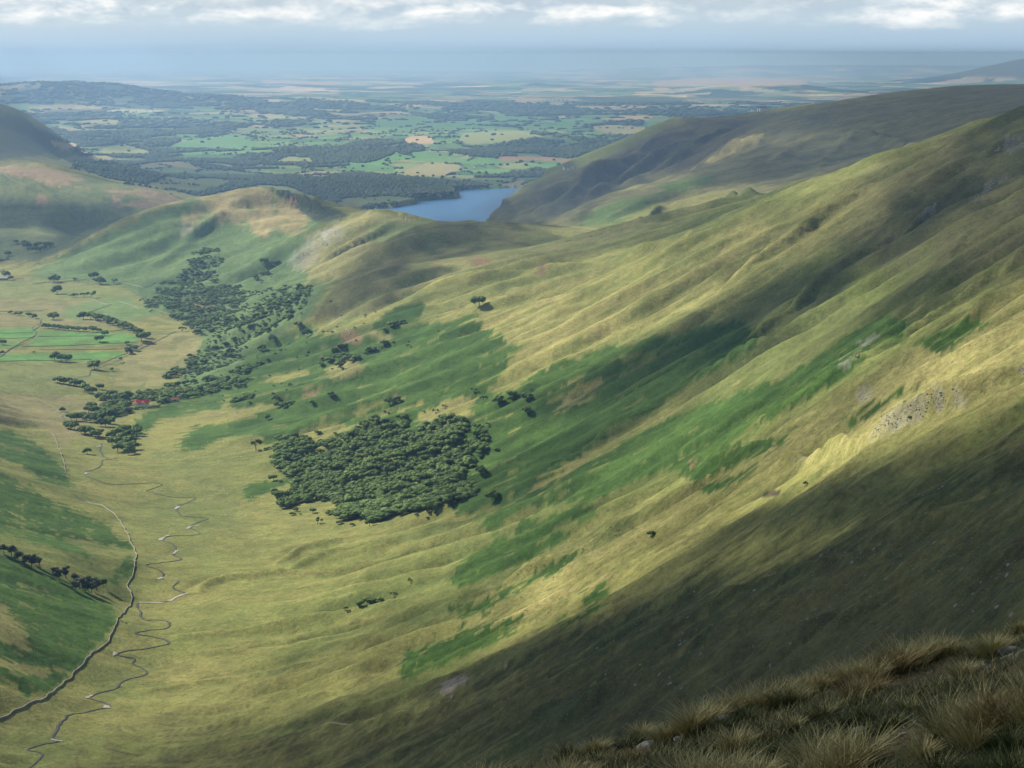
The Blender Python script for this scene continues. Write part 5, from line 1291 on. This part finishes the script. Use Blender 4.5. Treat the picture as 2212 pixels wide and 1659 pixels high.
HS = [('white village houses strung along the far left hillside', 'white village house in the strung-out village on the far left lowland', 'white_house', [(190+i*13+hr.uniform(-3, 3), 236+(i % 3)*3.2) for i in range(11)]+[(120,245),(128,246),(150,244),(285,249),(300,248),(330,240)], 1.5),
 ('cottages in the trees at far left', 'white cottage among trees under the far left hill', 'white_house', [(160,293),(168,295),(176,294),(182,297),(146,296)], 1.3),
 ('hall on the left pasture', 'tall pale farm building on the rounded pasture at far left', 'farm_barn', [(174,330),(184,333)], 1.5),
 ('white farm beyond the middle woods', 'white farmhouse in the gap of the woods, middle left of the plain', 'white_house', [(311,294),(335,307),(341,308)], 1.7),
 ('cottages above the wooded knoll', 'white cottage above the dark wooded knoll', 'white_house', [(392,342),(352,341),(366,342),(530,358)], 1.2),
 ('long pale farm sheds', 'long pale farm shed on the green rise, middle of the plain', 'farm_barn', [(506,287),(516,289),(527,290),(536,290)], 1.5),
 ('white farm left of the big white village', 'white farmhouse just left of the white hotel-like row', 'white_house', [(648,314),(655,314),(662,315)], 1.5),
 ('white row at the wood edge', 'white building in the bright row under the long dark wood', 'white_house', [(786,322),(792,321),(797,319),(803,318),(808,319),(814,318),(820,318)], 1.6),
 ('pale sheds right of the white row', 'pale long shed right of the bright white row', 'farm_barn', [(902,319),(912,318),(922,319)], 1.4),
 ('house above the yellow fields', 'brilliant white house standing above the pale yellow fields', 'white_house', [(996,359)], 2.2),
 ('white farm above the lake head', 'white farm building right of the brilliant white house', 'white_house', [(1027,362),(1034,360),(1041,361),(1047,362)], 1.5),
 ('large white house by the lake head', 'large white house in the trees above the head of the lake', 'white_house', [(1164,377),(1172,376)], 2.4),
 ('white house under the far ridge', 'white house near the foot of the dark ridge', 'white_house', [(1222,366),(1229,367),(1238,364)], 1.5),
 ('lakeside houses', 'pale house among the lakeside woods', 'stone_house', [(830,420),(838,419),(902,414),(913,412),(981,403),(713,380),(884,421),(741,402),(1050,398)], 1.7),
 ('grey farm on the far green slope', 'grey-roofed building of the farm on the far green slope', 'farm_barn', [(1165,267),(1172,266),(1179,264),(1186,266),(1194,268)], 1.7),
 ('far yellow hamlet', 'tiny pale house in the hamlet far out on the plain', 'white_house', [(1183,217),(1190,216),(1198,217),(1207,218),(1215,217),(1224,219)], 2.6),
 ('white dots on the far plain right', 'white farm on the far plain above the right-hand ridge', 'white_house', [(1626,239),(1642,240),(1648,240)], 2.4),
 ('white sheds on the horizon', 'white shed far out under the horizon at left', 'farm_barn', [(66,158),(74,158),(120,157),(215,163)], 6.0)]
for g_, lab, kind, pts, sc in HS:
    for n_o, (u, v) in enumerate(sorted(pts)):
        house(kind, u, v, hr.uniform(-.4, .4), sc*hr.uniform(.85, 1.15), lab if len(pts) == 1 else ORD[n_o]+' from left: '+lab, g_, 6500)
used_all = [k for k in protos if k not in used]

# moored sailing boats
HULL = plain_material('white_hull', (.82, .82, .80), (.75, .75, .74), 1)
def boat():
    r = bpy.data.objects.new('sailing_boat', None); C.objects.link(r)
    V = []
    for x, w, z in ((-4, .9, 1.0), (-2, 1.25, .9), (0, 1.35, .9), (2.5, .9, 1.05), (4.6, .05, 1.3)):
        V += [(x, -w, z), (x, -w*.55, 0), (x, 0, -.5), (x, w*.55, 0), (x, w, z)]
    F = [(i*5+k, i*5+k+1, i*5+k+6, i*5+k+5) for i in range(4) for k in range(4)]+[(0, 5, 9, 4), (5, 10, 14, 9), (10, 15, 19, 14), (15, 20, 24, 19), (0, 4, 3, 2, 1)]
    part('hull', (V, F), HULL, r)
    q = ([], []); box(*q, -1.6, 1.8, -.7, .7, .95, 1.6); part('cabin', q, HULL, r)
    v, f = tube([(0.6, 0, .9), (0.6, 0, 6), (0.6, 0, 11)], [.14, .12, .07]); part('mast', (v, f), HULL, r)
    v, f = tube([(0.6, 0, 2.1), (-3.2, 0, 2.1)], [.16, .14]); part('boom', (v, f), HULL, r)
    return r
b0 = boat()
for k, (u, v) in enumerate(((766,455.5),(773,454),(790,452.5),(795,451.8),(806,451),(812,452))):
    x, y = on_plane(u, v, WATER); o = b0 if k == 0 else copy_tree(b0)
    o.location = (x, y, WATER+.1); o.rotation_euler = (0, 0, hr.uniform(-.5, .5)); o.scale = (1.6,)*3
    tag(o, ORD[k]+' from the left of the white sailing boats moored by the lake shore', 'boat', 'moored sailing boats')

# ---------------------------------------------------------------- sheep on the valley floor
FLEECE = plain_material('fleece', (.75, .72, .64), (.6, .57, .5), 4)
def sheep_mesh():
    V, F = [], []; nv = 0
    def add(v, f):
        nonlocal nv
        V.append(v); F.append(f+nv); nv += len(v)
    v, f = ICO2; n = fbm(v[:, 0]*3, v[:, 1]*3+v[:, 2], 3, 2)
    add(v*(.9+.25*n)[:, None]*np.array([.56, .30, .30])+np.array([0, 0, .72]), f)
    add(ICO1[0]*np.array([.17, .10, .12])+np.array([.68, 0, .88]), ICO1[1])
    add(ICO1[0]*np.array([.18, .14, .16])+np.array([.50, 0, .82]), ICO1[1])
    for sx, sy in ((.34, .14), (.34, -.14), (-.34, .14), (-.34, -.14)):
        add(ICO1[0]*np.array([.045, .045, .27])+np.array([sx, sy, .26]), ICO1[1])
    return raw_mesh(bpy.data.meshes.new('sheep'), np.concatenate(V), np.concatenate(F), True)
SHEEP = sheep_mesh(); SHEEP.materials.append(FLEECE)
for poly, n, lab, g_ in (([(360,950),(470,955),(590,945),(600,960),(480,1010),(380,1000)], 34, 'white sheep grazing in the scattered flock left of the wood', 'flock left of the wood'),
                         ([(280,790),(60,800),(30,840),(200,860)], 10, 'white sheep on the pasture below the green meadows', 'flock below the meadows'),
                         ([(400,1030),(560,1060),(600,1110),(430,1130)], 12, 'white sheep on the open valley floor beside the stream', 'flock beside the stream'),
                         ([(1000,650),(1200,640),(1300,700),(1060,720)], 6, 'white sheep dotted on the open tan hillside', 'sheep on the tan hillside')):
    a, b, c = scatter(poly, 16, n); r = np.random.default_rng(n); ix = r.permutation(len(a))[:n]
    for i in ix:
        o = bpy.data.objects.new('sheep', SHEEP); C.objects.link(o); o.location = (a[i], b[i], c[i]); o.rotation_euler = (0, 0, r.uniform(0, 6.28)); tag(o, lab, 'sheep', g_)

# ---------------------------------------------------------------- stones
ROCK = plain_material('pale_rock', (.36, .34, .29), (.24, .225, .19), 2.2, bump=.15)
ROCKD = plain_material('shaded_stone', (.23, .22, .18), (.14, .135, .11), 2.2)  # darker copy of the pale rock: the slope's shade put into its colour
def stone(seed, r=(1, .8, .5)):
    v, f = ICO2; n = fbm(v[:, 0]*1.3+seed, v[:, 1]*1.3+v[:, 2]*1.9, seed, 3)
    w = v*(.62+.75*n)[:, None]
    w = np.sign(w)*np.abs(w)**.72
    return w*np.array(r), f
def stones_stuff(polys, n_each, size, seed, name, label, flow=True):
    V, F = [], []; nv = 0; r = np.random.default_rng(seed)
    src = []
    for k in range(4):
        v, f = ICO1; n = fbm(v[:, 0]*1.5+k, v[:, 1]*1.5+v[:, 2], 700+k, 2); src.append((np.sign(v)*np.abs(v*(.5+n)[:, None])**.8, f))
    for poly, n in zip(polys, n_each):
        pu = np.array(poly); x0, y0 = pu.min(0); x1, y1 = pu.max(0); got = 0; tries = 0
        while got < n and tries < n*12:
            tries += 1
            u, v_ = r.uniform(x0, x1), r.uniform(y0, y1)
            if not inside(np.array([u]), np.array([v_]), poly)[0]: continue
            if fbm(np.array([u/38+v_/60]), np.array([v_/16-u/26]), seed, 3)[0] < .47: continue
            p = hit(u, v_)
            if p is None: continue
            s = size*p[1]**.93*1.6*r.uniform(.3, 1.0)**1.6*r.uniform(.7, 1.5); a = r.uniform(0, 6.28); vv, f = src[r.integers(4)]
            vv = vv*s*np.array([1, .8, .42]); ca, sa = math.cos(a), math.sin(a)
            V.append(np.stack([vv[:, 0]*ca-vv[:, 1]*sa+p[0], vv[:, 0]*sa+vv[:, 1]*ca+p[1], vv[:, 2]+p[2]+s*.02], 1)); F.append(f+nv); nv += len(vv); got += 1
    o = link_obj(name, raw_mesh(bpy.data.meshes.new(name), np.concatenate(V), np.concatenate(F)), ROCKD if name == 'scattered_stones' else ROCK, kind='stuff'); o['label'] = label
def PL(*c): return list(zip(c[0::2], c[1::2]))
stones_stuff([PL(1080,1250,1240,1150,1420,1120,1400,1150,1200,1260,1100,1330), PL(1400,1300,1700,1210,2212,980,2212,1330,1900,1400,1500,1520,1200,1600,1100,1560), PL(1600,1280,2212,1080,2212,1300,1800,1440), PL(1000,1350,1150,1300,1200,1320,1040,1400), PL(700,1180,1100,1100,1200,1110,1000,1200,700,1260), PL(900,1500,1400,1300,1500,1310,1100,1480,900,1560)],
             [330, 1500, 900, 70, 90, 200], .00046, 21, 'scattered_stones', 'pale scattered stones over the lower right-hand hillside')
stones_stuff([PL(1880,948,1907,892,1970,872,2026,832,2063,838,2088,866,2045,882,1951,912,1895,952), PL(1850,862,1872,840,1892,845,1862,868), PL(1992,466,2032,425,2012,462), PL(2095,434,2178,370,2135,414), PL(2140,330,2212,284,2212,318), PL(1815,788,1895,728,1880,745,1840,785), PL(2190,805,2212,782,2212,812), PL(1690,1000,1730,985,1720,1000)],
             [330, 40, 45, 120, 130, 50, 20, 12], .00064, 22, 'crag_rocks', 'broken pale crag and scree blocks on the steep right-hand slope')
stones_stuff([PL(626,566,650,540,690,510,700,500,745,492,712,525,672,560,640,578), PL(390,497,410,478,422,474,404,500), PL(630,440,740,470,745,478,680,470,640,455), PL(560,575,600,560,640,560,600,600), PL(730,725,775,728,770,745,735,740)],
             [230, 50, 110, 30, 60], .00042, 23, 'scree_blocks', 'pale broken rocks on the knolls of the middle ridge')

# foreground slabs, each a thing
def near(u, v, dmin=6.0): return hit(u, v, dmin, 60)
RK = [(1548,1562,56,(1,.45,.30),.35,'long flat grey slab leaning in the grass, lower centre right'), (1408,1612,62,(1,.5,.22),.12,'low flat grey slab close to the bottom edge, left of the others'), (1466,1598,22,(1,.7,.5),0,'small pale stone between the two long slabs'),
      (2108,1380,26,(1,.6,.55),.6,'upright tilted pale stone near the right edge'), (2132,1390,34,(1,.5,.28),.2,'thin pale slab just below the tilted stone'), (2178,1407,52,(1,.5,.25),.05,'wide flat pale slab at the right edge'),
      (2150,1362,20,(1,.6,.35),.1,'small pale stone highest up on the knoll'), (1856,1582,34,(1,.6,.45),.1,'rounded half-buried grey stone in the middle of the grass'), (1842,1556,12,(1,.8,.8),.2,'tiny white stone above the half-buried one'),
      (1950,1588,16,(1,.6,.5),0,'small stone right of the half-buried one'), (1270,1652,24,(1,.6,.4),0,'pale stone at the bottom edge, farthest left'), (1795,1540,20,(1,.8,.7),.1,'dark lump of stone in a shaded hollow of the grass')]
for k, (u, v, w, r, tilt, lab) in enumerate(RK):
    p = near(u, v)
    if p is None: continue
    s = w*p[1]/FPX*.55
    vv, f = stone(900+k, r)
    o = link_obj('rock', raw_mesh(bpy.data.meshes.new('rock'), vv*s, f, False), ROCK); o.location = (p[0], p[1], p[2]+s*r[2]*.35); o.rotation_euler = (0.1, -tilt, .2); tag(o, lab, 'rock')

# ---------------------------------------------------------------- foreground grass: tussocks and sward
def grass():
    r = np.random.default_rng(31)
    m, T, b, out = new_mat('mat_grass')
    at = T.new('ShaderNodeVertexColor', layer_name='albedo'); T.link(at.outputs[0], b.inputs['Base Color'])
    b.inputs['Roughness'].default_value = .7; b.inputs['Specular IOR Level'].default_value = .2
    VV, FF, CC = [], [], []; nv = 0
    def blades(bx, by, n, R, hmin, hmax, lean, cols, wid):
        nonlocal nv
        a = r.uniform(0, 6.283, n); q = np.sqrt(r.uniform(0, 1, n))*R
        x = bx+np.cos(a)*q; y = by+np.sin(a)*q; z = zat(x, y)-.02
        h = r.uniform(hmin, hmax, n)
        la = a+r.normal(0, .5, n); lm = h*(lean*(q/R+.15)+np.abs(r.normal(0, .14, n)))
        wdir = a+math.pi/2+r.normal(0, .6, n)
        cx_ = r.random(n)[:, None]; c0 = np.array(cols[0]); c1 = np.array(cols[1]); cc = c0+(c1-c0)*cx_; cc = cc*r.uniform(.7, 1.25, n)[:, None]
        lv = []
        for t, w in ((0, 1.0), (.4, .85), (.75, .55), (1.0, .08)):
            px = x+np.cos(la)*lm*t**1.8; py = y+np.sin(la)*lm*t**1.8; pz = z+h*t*(1-.25*lean*t)
            hw = wid*w*.5
            lv.append(np.stack([px-np.cos(wdir)*hw, py-np.sin(wdir)*hw, pz], 1)); lv.append(np.stack([px+np.cos(wdir)*hw, py+np.sin(wdir)*hw, pz], 1))
        V = np.stack(lv, 1).reshape(-1, 3)
        base = np.arange(n)[:, None]*8+nv
        F = np.concatenate([base+np.array([[0, 1, 3, 2]]), base+np.array([[2, 3, 5, 4]]), base+np.array([[4, 5, 7, 6]])])
        VV.append(V); FF.append(F); CC.append(np.repeat(cc, 8, 0)); nv += len(V)
    straw = ((.35, .31, .12), (.64, .54, .24)); green = ((.060, .085, .024), (.13, .15, .045)); rust = ((.26, .18, .07), (.42, .29, .12))
    # sward
    D = np.exp(r.uniform(math.log(6.5), math.log(34), 5200)); u = r.uniform(900, 2330, 5200); t = (u-1106)/FPX*1.03
    for tt, d in zip(t, D):
        x = tt*d
        patch = fbm(np.array([x/1.1]), np.array([d/1.1]), 71, 3)[0]
        if patch < .45 and r.random() < .8: blades(x, d, 14, .30, .02, .06, .6, green, .006)
        elif patch < .55: blades(x, d, 18, .28, .03, .09, .7, green if r.random() < .8 else straw, .005)
        else: blades(x, d, 22, .24, .05, .17, .6, straw if r.random() < .3 else (green if r.random() < .75 else rust), .0045)
    # tussocks placed as in the view: (u, v of the foot, height in pixels, kind)
    TU = [(1060,1690,70,0),(1120,1690,60,1),(1240,1690,75,0),(1180,1700,60,2),(1010,1700,50,1),(1330,1700,60,1),(1300,1650,40,1),(1440,1600,60,0),(1470,1590,70,0),(1500,1575,80,0),(1530,1560,60,0),(1580,1540,70,0),(1620,1540,85,0),(1660,1530,80,0),(1700,1530,70,1),
          (1560,1700,110,0),(1500,1700,100,0),(1620,1700,90,0),(1450,1700,90,1),(1680,1640,60,1),(1720,1700,80,1),(1790,1690,110,0),(1830,1670,130,0),(1770,1650,110,0),(1900,1700,90,1),(1850,1510,70,2),(1880,1500,60,2),(1800,1480,60,0),(1840,1470,70,0),(1900,1470,80,0),(1930,1455,90,2),(1970,1440,90,0),(2000,1430,80,0),(2040,1420,70,0),
          (2080,1400,50,0),(2130,1360,70,0),(2150,1350,60,0),(2190,1370,40,0),(2030,1560,70,1),(2060,1590,120,0),(2090,1580,100,0),(2100,1620,90,0),(2160,1560,110,2),(2200,1560,120,2),(2190,1620,80,1),(2210,1500,60,1),(2140,1500,50,1),(1960,1540,50,1),(1750,1560,60,1),(1700,1580,50,1),(1660,1590,50,1),
          (1980,1640,70,1),(2040,1680,90,1),(2120,1700,110,1),(2180,1700,120,1),(1370,1640,40,2),(1220,1640,50,1),(1150,1650,40,2),(2250,1560,100,0),(2260,1420,60,0),(1740,1500,60,0),(1700,1500,50,2),(1610,1500,50,1),(1560,1520,50,1),(1760,1490,60,0),(1400,1590,45,0),(1350,1620,45,1),(1280,1630,50,0),(1100,1660,50,0),(1860,1560,60,1),(1920,1580,60,1),(1600,1620,70,0)]
    for (u, v, hp, kd) in TU:
        p = near(u, v, 6.2)
        if p is None:
            p = near(u, v+60, 5.0)
            if p is None: continue
        h = hp*p[1]/FPX*0.85
        for s in range(3):
            ox, oy = r.normal(0, h*.28, 2)
            blades(p[0]+ox, p[1]+oy, 150, h*.33, h*.55, h*1.15, .75, (straw, green, rust)[kd if r.random() < .75 else 0], .0050)
        blades(p[0], p[1], 120, h*.5, h*.25, h*.6, .8, green, .006)
    co = np.concatenate(VV); q = np.concatenate(FF)
    me = raw_mesh(bpy.data.meshes.new('grass'), co, q); vcol(me, 'albedo', np.concatenate(CC)*.8)
    o = link_obj('grass', me, m, kind='stuff'); o['label'] = 'long pale moorland grass in tussocks on the shaded foreground knoll'
    print('grass quads', len(q))
grass()
